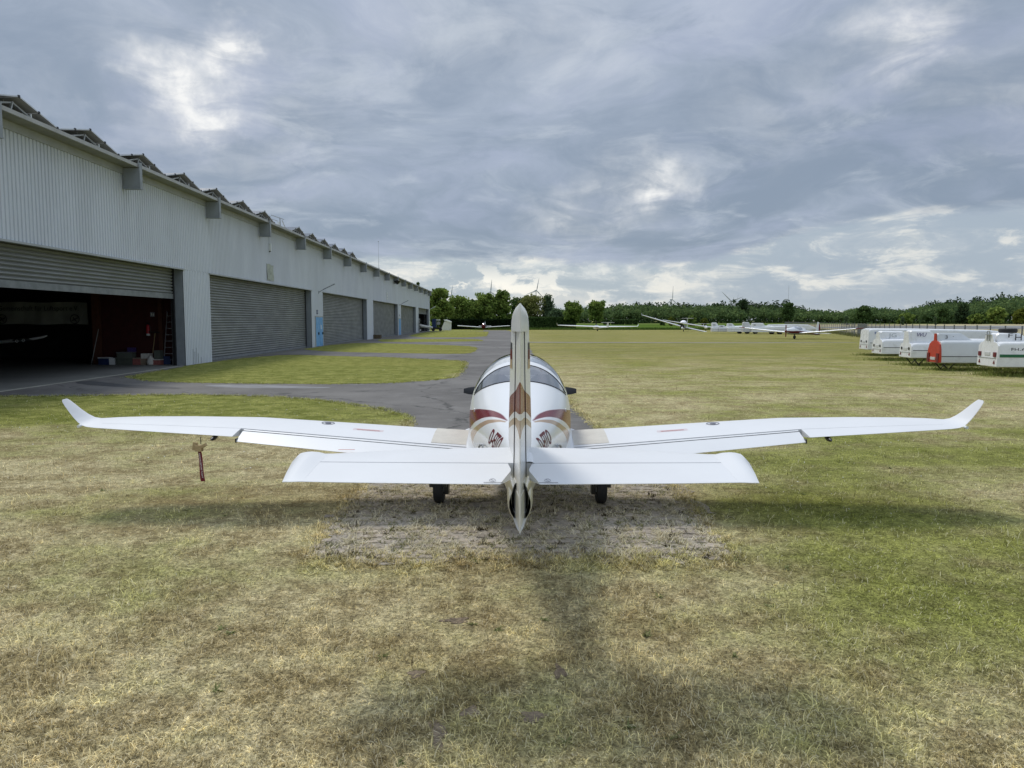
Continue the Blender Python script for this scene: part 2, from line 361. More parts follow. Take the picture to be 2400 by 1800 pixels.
def leaf_mat(name,ca,cb,tr=.3):
    m=bpy.data.materials.new(name); m.use_nodes=True; w=NT(m.node_tree); out=w.n('ShaderNodeOutputMaterial')
    a=w.n('ShaderNodeAttribute',attribute_name='rnd').outputs['Fac']; c=w.mix(a,ca,cb)
    d=w.n('ShaderNodeBsdfDiffuse'); w.put(d.inputs[0],c); t=w.n('ShaderNodeBsdfTranslucent'); w.put(t.inputs[0],c)
    mx=w.n('ShaderNodeMixShader'); mx.inputs[0].default_value=tr; w.nt.links.new(d.outputs[0],mx.inputs[1]); w.nt.links.new(t.outputs[0],mx.inputs[2])
    w.nt.links.new(mx.outputs[0],out.inputs[0]); return m
M['turf']=grass_ground(); M['blade']=blade_mat()
def asphalt_mat():
    m=bpy.data.materials.new('worn_asphalt'); m.use_nodes=True; w=NT(m.node_tree)
    b=w.n('ShaderNodeBsdfPrincipled'); out=w.n('ShaderNodeOutputMaterial'); w.nt.links.new(b.outputs[0],out.inputs[0])
    P=w.n('ShaderNodeNewGeometry').outputs['Position']
    n1=w.noise(P,.25,6,.62); n2=w.noise(P,1.6,6,.65); n3=w.noise(P,70.,3,.7)
    c=w.mix(w.ss(n1,.35,.65),(.105,.099,.092),(.168,.159,.147)); c=w.mix(w.ss(n2,.52,.72,0.,.55),c,(.20,.195,.185))
    v=w.n('ShaderNodeTexVoronoi',feature='DISTANCE_TO_EDGE'); w.put(v.inputs['Vector'],w.vm('ADD',P,w.vm('MULTIPLY',w.noise(P,.9,4,.6,col=True),(1.6,1.6,0)))); v.inputs['Scale'].default_value=.16
    cr=w.m('MULTIPLY',w.ss(v.outputs['Distance'],.012,0.),w.ss(n2,.42,.58)); c=w.mix(w.m('MULTIPLY',cr,.8),c,(.03,.03,.028))
    f=w.ss(n3,.25,.75,.75,1.25); c=w.vm('MULTIPLY',c,w.xyz(f,f,f)); w.put(b.inputs['Base Color'],c)
    b.inputs['Roughness'].default_value=.85; b.inputs['Specular IOR Level'].default_value=.3
    bp=w.n('ShaderNodeBump'); bp.inputs['Strength'].default_value=.35; bp.inputs['Distance'].default_value=.01; w.put(bp.inputs['Height'],n3); w.nt.links.new(bp.outputs[0],b.inputs['Normal'])
    return m
M['asphalt']=asphalt_mat()
M['asphalt_pale']=mat('pale_asphalt_tone',(.20,.20,.20),.8,var=.2,vs=1.6,fine=.12,fs=60)
M['asphalt_dark']=mat('dark_asphalt_tone',(.055,.055,.056),.7,var=.2,vs=1.2,fine=.12,fs=60)
M['paver']=mat('weathered_turf_paving',(.33,.29,.235),.95,var=.25,vs=2.2,fine=.3,fs=26,bump=.9,bs=24,dirt=((.36,.32,.25),7.,.5))
M['soil']=mat('bare_soil',(.20,.155,.105),1.,var=.25,vs=3,fine=.35,fs=35,bump=.8,bs=40)
M['meadow']=mat('tall_green_meadow',(.085,.135,.026),1.,var=.18,vs=.02,fine=.22,fs=.6,spec=0.)
M['runway']=mat('runway_asphalt',(.20,.20,.195),.8,var=.1,vs=.02)
M['dryfield']=mat('dry_pale_grass',(.40,.35,.215),1.,var=.12,vs=.02,fine=.12,fs=.3,spec=0.)
M['farfield']=mat('far_green_field',(.13,.165,.05),1.,var=.15,vs=.01,fine=.1,fs=.3,spec=0.)

ground=sheet('ground',[(-2500,-60),(2500,-60),(2500,5200),(-2500,5200)],0.,M['turf'])
ASPH=[(-15.63,21.7),(-14.56,21.73),(-9.5,22.3),(-7,21.8),(-5.07,20.6),(-3.27,18.8),(-2.35,17.2),(-2.1,16),(-2.05,11.5),(1.8,11.5),(1.71,15.3),(1.5,20.7),(1.4,40),(1.4,79.6),(.6,110),(-.5,165),(-1.5,176),(-6.6,176),(-6,164),(-17.7,164),(-15.68,37)]
asph=sheet('taxiway',rough_poly(ASPH,.3,.09),.004,M['asphalt'])
ISL=[[(-14.71,29.3),(-13,27.4),(-10.8,26.6),(-8.67,26.25),(-6.4,26.05),(-4.2,26.5),(-2.9,27.7),(-2.14,29.3),(-2.15,33),(-2.35,38.9),(-2.66,41.2),(-4.5,42.8),(-7.1,45),(-11,47.2),(-14.4,49),(-15.4,45),(-15.66,42),(-15.62,37.6),(-15.2,33.5)],
 [(-15.99,57.8),(-12.5,53.4),(-7,51),(-3.3,49.7),(-2.55,52),(-2.68,62.4),(-4.1,66.7),(-9,71),(-14.9,76),(-16.1,70),(-15.95,62)],
 [(-12.9,77.4),(-3,80.4),(-3.2,85),(-4.1,91.5),(-15.2,91),(-15,85)],
 [(-14.,100.5),(-3.4,99),(-4.0,130),(-4.8,161),(-16.5,163),(-16.2,130)]]
for p in ISL: sheet('lawn',rough_poly(smooth_poly(p,1),.3,.10),.008,M['turf'])
sheet('side_road',rough_poly([(1.3,75.9),(22,74.6),(34,75.6),(34,76.6),(22,76.8),(1.3,78.9)],1.2,.12),.005,mat('gravelly_side_road',(.20,.188,.155),.95,var=.2,vs=.35,fine=.2,fs=12))
sheet('pale_patch',rough_poly(smooth_poly([(-10.6,25.6),(-9.2,24.5),(-6.2,24.3),(-5.6,24.7),(-7.4,25.3),(-8.8,25.9)],2),.4,.04),.0085,M['asphalt_pale'])  # paler grey patch on the asphalt
sheet('dark_wedge',rough_poly(smooth_poly([(-15.2,27.6),(-13.4,26.0),(-10.4,24.6),(-10.8,24.1),(-13.2,25.0),(-15.4,26.6)],2),.3,.04),.0085,M['asphalt_dark'])  # darker wedge on the asphalt before the first door
sheet('door_sill_strip',[(-15.52,9.),(-15.27,9.),(-15.62,36.6),(-15.8,36.6)],.009,mat('pale_sill_concrete',(.36,.35,.29),.8,var=.15,vs=1.5,fine=.1,fs=12))
PATCH=rough_poly([(-1.92,7.05),(-1.0,7.0),(.4,7.02),(1.2,6.95),(1.98,7.06),(2.15,8.2),(2.25,10.4),(-2.0,10.4),(-1.95,8.6)],.13,.13)
paving=sheet('turf_paving',PATCH,.006,M['paver'])
M['stone']=mat('paving_stone_grey',(.345,.295,.235),.95,var=.28,vs=2.5,fine=.2,fs=30,bump=.5,bs=40,dirt=((.40,.36,.28),5.,.5))
def inside_poly(x,y,poly):
    c=False
    for (x0,y0),(x1,y1) in zip(poly,poly[1:]+poly[:1]):
        if (y0>y)!=(y1>y) and x<(x1-x0)*(y-y0)/(y1-y0)+x0: c=not c
    return c
def stone(mb,cx,cy):
    a=random.uniform(-.12,.12); hx,hy=random.uniform(.045,.066),random.uniform(.042,.064); z=gz(cy); h=random.uniform(.008,.018); tx,ty=random.uniform(-.03,.03),random.uniform(-.03,.03)
    q=[(sx*hx,sy*hy) for sx,sy in ((-1,-1),(1,-1),(1,1),(-1,1))]; r=lambda p,k:(cx+k*(p[0]*math.cos(a)-p[1]*math.sin(a)),cy+k*(p[0]*math.sin(a)+p[1]*math.cos(a)))
    mb.add([(*r(p,1.),z+.002) for p in q]+[(*r(p,.97),z+h*.7+p[0]*tx+p[1]*ty) for p in q]+[(*r(p,.8),z+h+p[0]*tx+p[1]*ty) for p in q],
      [(0,1,5,4),(1,2,6,5),(2,3,7,6),(3,0,4,7),(4,5,9,8),(5,6,10,9),(6,7,11,10),(7,4,8,11),(8,9,10,11)])
ST=[]
for j in range(24):
    for i in range(30):
        x,y=-2.15+.15*i+(.05*(j%3))+random.uniform(-.022,.022),7.08+.145*j+random.uniform(-.02,.02)
        if random.random()>.26 and inside_poly(x,y,PATCH): ST.append((x,y))
rest=MB()
for k,(x,y) in enumerate(ST):
    if k<300: b=MB(); stone(b,x,y); b.build('paving_stone',M['stone'],paving)
    else: stone(rest,x,y)
struct(rest.build('paving_stones',M['stone'],paving),'stuff')
SOIL=[]
def soilpatch(cx,cy,a,b,rot=0.):
    pts=[]; ph=random.uniform(0,6)
    for k in range(22):
        t=2*math.pi*k/22; r=1+.28*math.sin(3*t+ph)+.2*math.sin(5*t+2*ph)+random.uniform(-.15,.15)
        x,y=a*r*math.cos(t),b*r*math.sin(t); pts.append((cx+x*math.cos(rot)-y*math.sin(rot),cy+x*math.sin(rot)+y*math.cos(rot)))
    sheet('soil_patch',pts,.004,M['soil']); SOIL.append((cx,cy,a,b))
for a in ((-.43,4.28,.04,.15,.2),(-.25,4.5,.06,.05,0),(.13,4.45,.07,.06,.3),(-.43,5.75,.10,.05,.1),(.32,4.98,.04,.08,0),(-.64,4.95,.05,.05,0)): soilpatch(*a)
sheet('meadow',[(-9.,184.),(58.,184.),(100.,280.),(165.,470.),(150.,760.),(-60.,760.),(-20.,240.)],.01,M['meadow'])
sheet('dry_field',[(46.,97.),(60.,97.),(1000.,330.),(1200.,640.),(166.,470.),(101.,280.)],.005,M['dryfield'])
sheet('runway',[(88.,200.),(700.,250.),(1100.,330.),(1100.,520.),(170.,330.),(104.,270.)],.012,M['runway'])
sheet('far_field',[(-700.,470.),(150.,480.),(1500.,600.),(1500.,1500.),(-700.,1500.)],.015,M['farfield'])
# ------------------------------------------------------------------ hangar
HB=Vector((-15.738,36.93,0)); HR=math.atan2(.01573,.99988)
def hw_(t,x,z): return (HB.x+x*math.cos(HR)-t*math.sin(HR),HB.y+x*math.sin(HR)+t*math.cos(HR),z)
hang=thing('hangar','long grey corrugated metal hangar with a row of roller doors','hangar',HB,HR)
T0,T1=-27.,129.6; ZD=4.62; ZT=8.28; DEP=34.
DOORS=[(-22.2,.12),(3.5,25.15),(29.2,50.96),(55.4,77.6),(81.3,102.1),(106.8,127.4)]
def corr(t0,t1,z0,z1,mb,per=.2,d=.05):
    prof=[]; t=t0
    while t<t1-.02:
        for dt,x in ((0,0),(.125,0),(.142,-d),(.183,-d)):
            if t+dt<t1: prof.append((x,t+dt))
        t+=per
    prof.append((0,t1)); n=len(prof)
    mb.add([(x,q,z0) for x,q in prof]+[(x,q,z1) for x,q in prof],[(i,i+1,i+1+n,i+n) for i in range(n-1)])
m=MB(); corr(T0,T1,ZD,ZT,m); m.build('wall_cladding',M['clad'],hang,fix=False)
piers=[(T0,DOORS[0][0])]+[(DOORS[i][1],DOORS[i+1][0]) for i in range(5)]+[(DOORS[5][1],T1)]
for a,b in piers:
    m=MB(); corr(a,b,0,ZD,m); m.build('pier_cladding',M['clad'],hang,fix=False)
for i,(a,b) in enumerate(DOORS):
    # reveal faces, lintel flashing, shutter
    m=MB(); m.box(-.62,-.034,b-.02,b+.06,0,ZD-.004); m.box(-.62,-.034,a-.06,a+.02,0,ZD-.004); m.each('door_jamb',M['jamb'],hang)
    m=MB(); m.box(-.62,-.036,b+.06,b+.5,0,ZD-.01); m.build('jamb_panel',M['jamb'],hang)
    m=MB(); m.box(-.02,.07,a-.12,b+.12,ZD-.05,ZD+.02); m.box(-.66,-.02,a-.02,b+.02,ZD,ZD+.03); m.each('lintel_flashing',M['trim'],hang)
    zb=3.44 if i==0 else (3.75 if i==5 else .16)
    n=int((ZD-zb)/.14); prof=[]
    for k in range(n):
        z=zb+.0+(ZD-zb)*k/n; h=(ZD-zb)/n
        prof+=[(-.54,z),(-.50,z+h*.12),(-.46,z+h*.4),(-.465,z+h*.7),(-.54,z+h*.86)]
    prof.append((-.50,ZD)); q=len(prof); m=MB()
    m.add([(x,a+.02,z) for x,z in prof]+[(x,b-.02,z) for x,z in prof],[(j,j+1,j+1+q,j+q) for j in range(q-1)])
    sh=m.build('shutter',M['shut'],hang,fix=False)
    m=MB(); m.box(-.53,-.44,a+.03,b-.03,zb-.24 if i in(0,5) else .02,zb); m.build('bottom_bar',M['shutbar'],sh)
    m=MB(); m.box(-.56,-.42,b-.14,b-.021,0,ZD); m.box(-.56,-.42,a+.021,a+.14,0,ZD); m.each('guide_rail',M['black'],hang)
# eaves
m=MB(); m.box(.60,.66,T0-.3,T1+.3,8.29,8.42); m.build('fascia',M['fascia'],hang)
m=MB()
t=T0-.3
while t<T1: m.box(.004,.597,t+.012,min(t+.735,T1+.3),8.285,8.315); t+=.75
m.each('soffit_board',M['soffit'],hang); m=MB(); m.box(.003,.05,T0,T1,8.02,8.284); m.build('wall_top_trim',M['trim'],hang)
m=MB(); m.add([(.6,T0-.3,8.41),(.6,T1+.3,8.41),(-DEP,T1+.3,9.4),(-DEP,T0-.3,9.4),(.6,T0-.3,8.34),(.6,T1+.3,8.34),(-DEP,T1+.3,9.2),(-DEP,T0-.3,9.2)],[(0,1,2,3),(7,6,5,4),(0,4,5,1),(1,5,6,2),(2,6,7,3),(3,7,4,0)]); m.build('roof',M['galv'],hang)
k=0
hop=None
while True:
    t=-5.4-8.75*2+8.75*k; k+=1
    if t>127: break
    m=MB(); m.box(.055,.70,-.16,.0,7.46,8.24); m.box(.703,.745,-.19,.02,7.46,8.47); m.box(.05,.75,-.20,.03,7.42,7.46)
    o=m.build('gutter_hopper',M['hopper'],hang,loc=(0,t,0)) if hop is None else link('gutter_hopper',hop,hang,(0,t,0)); hop=o.data
# shell behind
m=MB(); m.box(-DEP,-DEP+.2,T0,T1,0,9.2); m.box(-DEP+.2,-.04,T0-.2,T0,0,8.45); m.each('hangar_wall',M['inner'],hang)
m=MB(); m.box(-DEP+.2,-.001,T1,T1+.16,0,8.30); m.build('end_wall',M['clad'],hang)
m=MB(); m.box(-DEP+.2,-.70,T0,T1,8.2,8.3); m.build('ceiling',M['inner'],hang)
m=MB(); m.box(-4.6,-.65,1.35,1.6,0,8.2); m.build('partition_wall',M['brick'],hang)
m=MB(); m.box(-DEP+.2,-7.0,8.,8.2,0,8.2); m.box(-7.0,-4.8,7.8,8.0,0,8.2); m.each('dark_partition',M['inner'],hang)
m=MB(); m.box(-4.95,-4.62,1.1,1.45,0,8.2); m.box(-1.75,-1.55,1.2,1.345,0,8.2); m.each('pillar',M['brown'],hang)
m=MB(); m.box(-DEP+.2,-1.2,103.,103.2,0,8.2); m.box(-DEP+.2,-1.2,128.6,128.8,0,8.2); m.box(-7,-6.8,103,128.8,0,8.2); m.each('dark_partition',M['inner'],hang)
fl=MB(); fl.add([hw_(t,x,.006) for t,x in ((T0,-.0),(T1,-.0),(T1,-DEP),(T0,-DEP))],[(0,1,2,3)]); struct(fl.build('hangar_floor',M['concrete']))
# blue doors with frames in the piers
def blue_door(t0,t1):
    m=MB(); m.box(.002,.06,t0-.06,t1+.06,2.46,2.56); m.box(.002,.06,t0-.06,t0,0,2.46); m.box(.002,.06,t1,t1+.06,0,2.46); fr=m.each('door_frame',M['trim'],hang)
    h=(t0+t1)/2
    for a,b,hs in ((t0,h-.01,h-.16),(h+.01,t1,t1-.16)):
        m=MB(); m.box(.01,.05,a,b,.05,2.455); m.box(.05,.056,a+.12,b-.12,.2,1.05); m.box(.05,.056,a+.12,b-.12,1.2,2.3); l=m.build('door_leaf',M['blue'],fr)
blue_door(26.3,28.8); blue_door(78.4,80.6)
m=MB(); m.box(.056,.12,27.1,27.25,1.0,1.2); m.box(.056,.12,28.55,28.7,1.0,1.2); m.each('handle',M['black'],hang)
m=MB(); m.box(.003,.03,26.8,27.25,2.72,2.85); m.box(.003,.03,26.82,27.2,2.9,3.05); m.each('small_sign',M['darkblue'],hang)
m=MB(); m.box(.003,.03,79.2,79.5,2.85,3.1); m.build('small_sign',M['black'],hang)
m=MB(); m.box(.057,.062,28.0,28.25,1.45,1.8); m.build('white_notice',M['lamp'],hang)
# floodlight arms, lamps and signs fixed to the wall
for t in (27.7,79.6,128.6):
    m=MB(); a=(.0,t,4.5); b=(1.35,t+.05,5.22); m.bar((.0,t,4.52),(.45,t,4.78),.05); m.bar((.40,t-.05,4.76),b,.10,.08); m.bar((.45,t+.09,4.80),(1.3,t+.13,5.24),.05); m.box(.0,.02,t-.1,t+.1,4.4,4.65)
    m.build('tube_lamp_arm',M['jamb'] if t<100 else M['lamp'],hang)
m=MB(); m.box(.003,.14,14.0,14.16,6.72,7.2); m.build('wall_lamp',M['lamp'],hang); m=MB(); m.box(.01,.10,14.03,14.13,6.66,6.72); m.build('lamp_cap',M['black'],hang)
m=MB(); m.bar((.02,14.08,7.2),(.02,14.06,8.05),.02); m.build('lamp_cable',M['trim'],hang)
# the notice board sags and buckles
g=MB(); NX,NZ=8,8
pts=[[(.03+.05*math.sin(i*.9+j*.6)*.4,13.45+1.42*i/NX+.02*math.sin(j),4.82+1.02*j/NZ+.03*math.sin(i*.8)) for i in range(NX+1)] for j in range(NZ+1)]
g.rings(pts,closed=False); g.build('notice_board',M['notice'],hang,smooth=60)
m=MB(); m.box(.003,.02,13.42,14.9,4.79,4.82); m.box(.003,.02,13.40,13.44,4.79,5.86); m.each('notice_frame',M['trim'],hang)
m=MB(); m.box(.003,.03,66.6,67.3,5.05,5.95); m.build('number_sign',M['lamp'],hang); m=MB(); m.box(.031,.034,66.75,67.15,5.6,5.8); m.box(.031,.034,66.75,67.15,5.2,5.4); m.each('sign_print',M['tgr'],hang)
m=MB(); m.tube([(.0,73.3,7.9),(.5,73.3,7.85)],.035); m.lathe((.55,73.3,7.45),(0,0,1),[(.06,-.12),(.2,-.02),(.46,.30),(.47,.36),(.18,.42),(.05,.55)],14); m.build('bell_lamp',M['black'],hang,smooth=40)
m=MB(); m.tube([(-.3,62.,8.5),(-.3,62.,9.5),(-.3,62.,12.2)],[.03,.02,.012],6); m.disc((-.3,62.,12.2),(0,0,1),.05,.12,8); m.build('aerial_mast',M['galv'],hang)
m=MB(); m.box(.003,.2,49.,49.3,7.6,7.75); m.bar((.0,49.1,7.7),(.35,49.1,7.6),.06); m.build('camera_bracket',M['trim'],hang)
# dirt run-off streaks and rust at the pier feet: narrow stained ribs on the cladding
for t,zz,L in ((1.0,.02,.75),(1.2,.02,.6),(1.4,.02,.8),(1.62,.02,.5),(2.0,.02,.3)):
    m=MB(); m.box(.002,.0035,t,t+.03,zz,zz+L); m.build('rust_stain',mat('rust_stain',(.07,.075,.07),.8) if 'rust_stain' not in bpy.data.materials else bpy.data.materials['rust_stain'],hang)
for k in range(14):
    t=-5.4-8.75+8.75*k
    for q in range(3):
        m=MB(); tt=t-.15+.2*q; L=random.uniform(.5,1.5); m.box(-.031,-.029,round((tt-T0)/.2)*.2+T0+.14,round((tt-T0)/.2)*.2+T0+.175,7.5-L,7.5); m.build('run_off_streak',bpy.data.materials.get('run_off_streak') or mat('run_off_streak',(.25,.265,.26),.7),hang)
# solar racks along the eaves
rack0=None
def solar_rack():
    r=thing('solar_rack','low gable of tilted solar panels on a light metal frame','solar panels')
    W=4.05; rise=.46
    pm=[]
    for side in (0,1):
        for k in range(2):
            for j in range(3):
                y0=(0 if side==0 else W/2)+k*W/4+.012; y1=y0+W/4-.024
                z=lambda y: .14+rise*(1-abs(y-W/2)/(W/2))
                x1=-1.7*j-.02; x0=-1.7*(j+1)
                b=MB(); b.add([(x0,y0,z(y0)),(x1,y0,z(y0)),(x1,y1,z(y1)),(x0,y1,z(y1)),(x0,y0,z(y0)+.04),(x1,y0,z(y0)+.04),(x1,y1,z(y1)+.04),(x0,y1,z(y1)+.04)],[(0,3,2,1),(4,5,6,7),(0,1,5,4),(1,2,6,5),(2,3,7,6),(3,0,4,7)])
                o=b.build('solar_panel',M['pvback'],r); o.data.materials.append(M['pvglass']); o.data.materials.append(M['alu'])
                for p in o.data.polygons:
                    if p.normal.z>.7: p.material_index=1
                    elif abs(p.normal.z)<.5: p.material_index=2
                if j==0:
                    c=MB(); c.box(.0,-.05,y1-.03,y1+.04,z(y1)-.01,z(y1)+.06); c.build('clamp',M['black'],o)
    m=MB(); m.bar((-.25,.35,.0),(-.25,W/2,rise-.02),.05); m.bar((-.25,W-.35,.0),(-.25,W/2,rise-.02),.05); m.each('rafter',M['galv'],r)
    m=MB(); m.bar((-.22,W/2-.25,-.05),(-.22,W/2-.02,rise),.05); m.build('strut',M['galv'],r)
    m=MB(); m.bar((-.12,W/2+.75,-.05),(-.12,W/2+.72,rise*.6),.04); m.build('white_post',M['lamp'],r)
    m=MB(); m.bar((-.3,.02,.02),(-.3,W-.02,.02),.05); m.bar((-.5,W/2,rise+.05),(-5,W/2,rise+.05),.04); m.bar((-.5,W*.27,rise*.5),(-5,W*.27,rise*.5),.05); m.bar((-.5,W*.73,rise*.5),(-5,W*.73,rise*.5),.05); m.each('rail',M['galv'],r)
    return r
rack0=solar_rack(); n=0
ORD=['first','second','third','fourth','fifth','sixth','seventh','eighth','ninth','tenth','eleventh','twelfth','thirteenth']
for i in range(0,14):
    if i==7: continue
    ye=26.3+4.13*i
    r=rack0 if i==0 else copy_tree(rack0)
    t=ye-36.93-4.1; p=hw_(t,.42,8.40); r.location=p; r.rotation_euler=(0,0,HR); r['group']='solar racks along the hangar eaves'
    if i<7: r['label']=['dark solar panel gable at the very left edge of the photo on the hangar eaves','solar panel gable just left of the nearest gutter hopper','solar panel gable just right of the nearest gutter hopper','solar panel gable just left of the second gutter hopper from the left','solar panel gable just right of the second gutter hopper from the left','solar panel gable just left of the third gutter hopper from the left','solar panel gable on the near side of the bare aerial frame'][i]
    else: r['label']='%s solar panel gable beyond the bare frame on the hangar roof'%ORD[i-8] if i<13 else 'farthest solar panel gable on the hangar roof, last of the row'
f=thing('bare_roof_frame','bare metal frame without panels in the gap between solar gables','frame',hw_(14.4,.35,8.5),HR)
m=MB(); m.bar((-.3,.2,.62),(-.3,3.2,.72),.035); m.bar((-.9,.6,.6),(-.9,3.7,.68),.03); m.each('top_rail',M['galv'],f)
m=MB(); m.bar((-.3,2.3,0),(-.3,2.2,.7),.05); m.bar((-.35,2.9,.62),(-.35,4.0,.02),.045); m.bar((-.9,.8,0),(-.9,.8,.6),.04); m.each('leg',M['galv'],f)
m=MB(); m.box(-.6,-.45,2.6,2.75,.05,.5); m.build('aerial_box',M['lamp'],f)
# ------------------------------------------------------------------ the light aircraft
FS=np.array([(4.98,.055,1.10,.87,.99),(5.4,.085,1.13,.84,.99),(6.0,.14,1.165,.79,.98),(6.8,.245,1.235,.70,.97),(7.5,.385,1.35,.61,.97),(8.2,.515,1.505,.53,.98),
(8.9,.59,1.645,.47,1.0),(9.4,.607,1.735,.44,1.0),(9.9,.605,1.735,.43,1.0),(10.4,.58,1.60,.44,.99),(10.8,.55,1.43,.46,.97),(11.2,.51,1.36,.49,.95),(11.6,.43,1.30,.56,.95),(11.85,.30,1.22,.70,.97)])
def pchip(x,y,q):
    h=np.diff(x); d=np.diff(y)/h; m=np.zeros_like(y)
    for i in range(1,len(x)-1):
        if d[i-1]*d[i]>0:
            a=2*h[i]+h[i-1]; b=h[i]+2*h[i-1]; m[i]=(a+b)/(a/d[i-1]+b/d[i])
    m[0]=d[0]; m[-1]=d[-1]; i=min(max(int(np.searchsorted(x,q))-1,0),len(x)-2); t=(q-x[i])/h[i]
    return (2*t**3-3*t**2+1)*y[i]+(t**3-2*t**2+t)*h[i]*m[i]+(-2*t**3+3*t**2)*y[i+1]+(t**3-t**2)*h[i]*m[i+1]
_fc={}
def fus(Y):
    k=round(Y,4)
    if k not in _fc: _fc[k]=[float(pchip(FS[:,0],FS[:,j],Y)) for j in (1,2,3,4)]
    return _fc[k]
def fpt(Y,th,off=0.):
    hw,zt,zb,zc=fus(Y); cx,cz=math.sin(th),math.cos(th); n=2.15 if cz>0 else 2.6
    return ((hw+off)*math.copysign(abs(cx)**(2/n),cx),Y-8,zc+((zt-zc+off) if cz>0 else (zc-zb+off))*math.copysign(abs(cz)**(2/n),cz))
def side_x(Y,z):
    hw,zt,zb,zc=fus(Y); n=2.15 if z>zc else 2.6; q=(z-zc)/(zt-zc) if z>zc else (zc-z)/(zc-zb); q=min(abs(q),1); return hw*(1-q**n)**(1/n)
def body_paint():
    m=bpy.data.materials.new('striped_white_gelcoat'); m.use_nodes=True; w=NT(m.node_tree)
    b=w.n('ShaderNodeBsdfPrincipled'); out=w.n('ShaderNodeOutputMaterial'); w.nt.links.new(b.outputs[0],out.inputs[0])
    x,y,z=w.sep(w.n('ShaderNodeTexCoord').outputs['Object']); Yn=w.m('DIVIDE',w.m('ADD',y,3.02),7.)     # world Y 4.98 .. 11.98
    f=lambda pts:w.m('ADD',w.m('MULTIPLY',w.curve(Yn,[((a-4.98)/7.,(b-.5)) for a,b in pts]),1.),.5)
    r1=f([(4.98,1.12),(6.0,1.17),(6.96,1.238),(7.4,1.268),(7.85,1.243),(8.6,1.15),(9.6,1.06),(11.9,1.0)])
    r2=f([(4.98,1.12),(6.0,1.17),(6.96,1.236),(7.3,1.23),(7.57,1.195),(7.86,1.128),(8.4,.98),(9.,.86),(11.9,.8)])
    t1=f([(4.98,1.10),(6.0,1.16),(6.98,1.232),(7.37,1.198),(7.63,1.138),(7.9,1.056),(8.4,.925),(8.7,.84),(11.9,.6)])
    t2=f([(4.98,1.10),(6.0,1.16),(6.94,1.225),(7.2,1.192),(7.55,1.098),(7.96,.946),(8.25,.83),(8.5,.76),(11.9,.58)])
    e=.004
    red=w.m('MULTIPLY',w.ss(w.m('SUBTRACT',r1,z),-e,e),w.ss(w.m('SUBTRACT',z,r2),-e,e)); red=w.m('MULTIPLY',red,w.ss(y,-1.03,-1.0))
    tan=w.m('MULTIPLY',w.ss(w.m('SUBTRACT',t1,z),-e,e),w.ss(w.m('SUBTRACT',z,t2),-e,e)); tan=w.m('MULTIPLY',tan,w.ss(y,-1.05,-1.02))
    c=w.mix(red,w.mix(tan,(.79,.80,.80),(.46,.32,.21)),(.165,.004,.011))
    w.put(b.inputs['Base Color'],c); b.inputs['Specular IOR Level'].default_value=.3; b.inputs['Roughness'].default_value=.2; b.inputs['Coat Weight'].default_value=.08; b.inputs['Coat Roughness'].default_value=.03
    return m
def fin_paint():
    m=bpy.data.materials.new('striped_fin_gelcoat'); m.use_nodes=True; w=NT(m.node_tree)
    b=w.n('ShaderNodeBsdfPrincipled'); out=w.n('ShaderNodeOutputMaterial'); w.nt.links.new(b.outputs[0],out.inputs[0])
    x,y,z=w.sep(w.n('ShaderNodeTexCoord').outputs['Object']); Yn=w.m('DIVIDE',w.m('ADD',y,3.4),1.6)   # world Y 4.6 .. 6.2
    f=lambda pts:w.m('MULTIPLY',w.curve(Yn,[((a-4.6)/1.6,b/2.5) for a,b in pts]),2.5)
    r1=f([(4.6,1.79),(4.75,1.765),(5.1,1.685),(5.5,1.60),(5.9,1.45),(6.2,1.3)]); r2=f([(4.6,1.59),(4.8,1.565),(5.1,1.545),(5.5,1.46),(5.9,1.35),(6.2,1.25)])
    t1=f([(4.6,1.545),(4.8,1.525),(5.1,1.505),(5.5,1.425),(5.9,1.32),(6.2,1.24)]); t2=f([(4.6,1.38),(4.75,1.42),(5.05,1.455),(5.5,1.385),(5.9,1.29),(6.2,1.22)])
    e=.003; band=lambda a,c:w.m('MULTIPLY',w.ss(w.m('SUBTRACT',a,z),-e,e),w.ss(w.m('SUBTRACT',z,c),-e,e))
    c=w.mix(band(t1,t2),(.82,.82,.80),(.44,.31,.20)); c=w.mix(band(r1,r2),c,(.20,.028,.018))
    w.put(b.inputs['Base Color'],c); b.inputs['Roughness'].default_value=.24; b.inputs['Specular IOR Level'].default_value=.45
    return m
M['body']=body_paint(); M['finp']=fin_paint()
plane=thing('light_aircraft','white low wing light aircraft with red and tan stripes seen from behind','aircraft',(.084,8.,0),R(-.6))
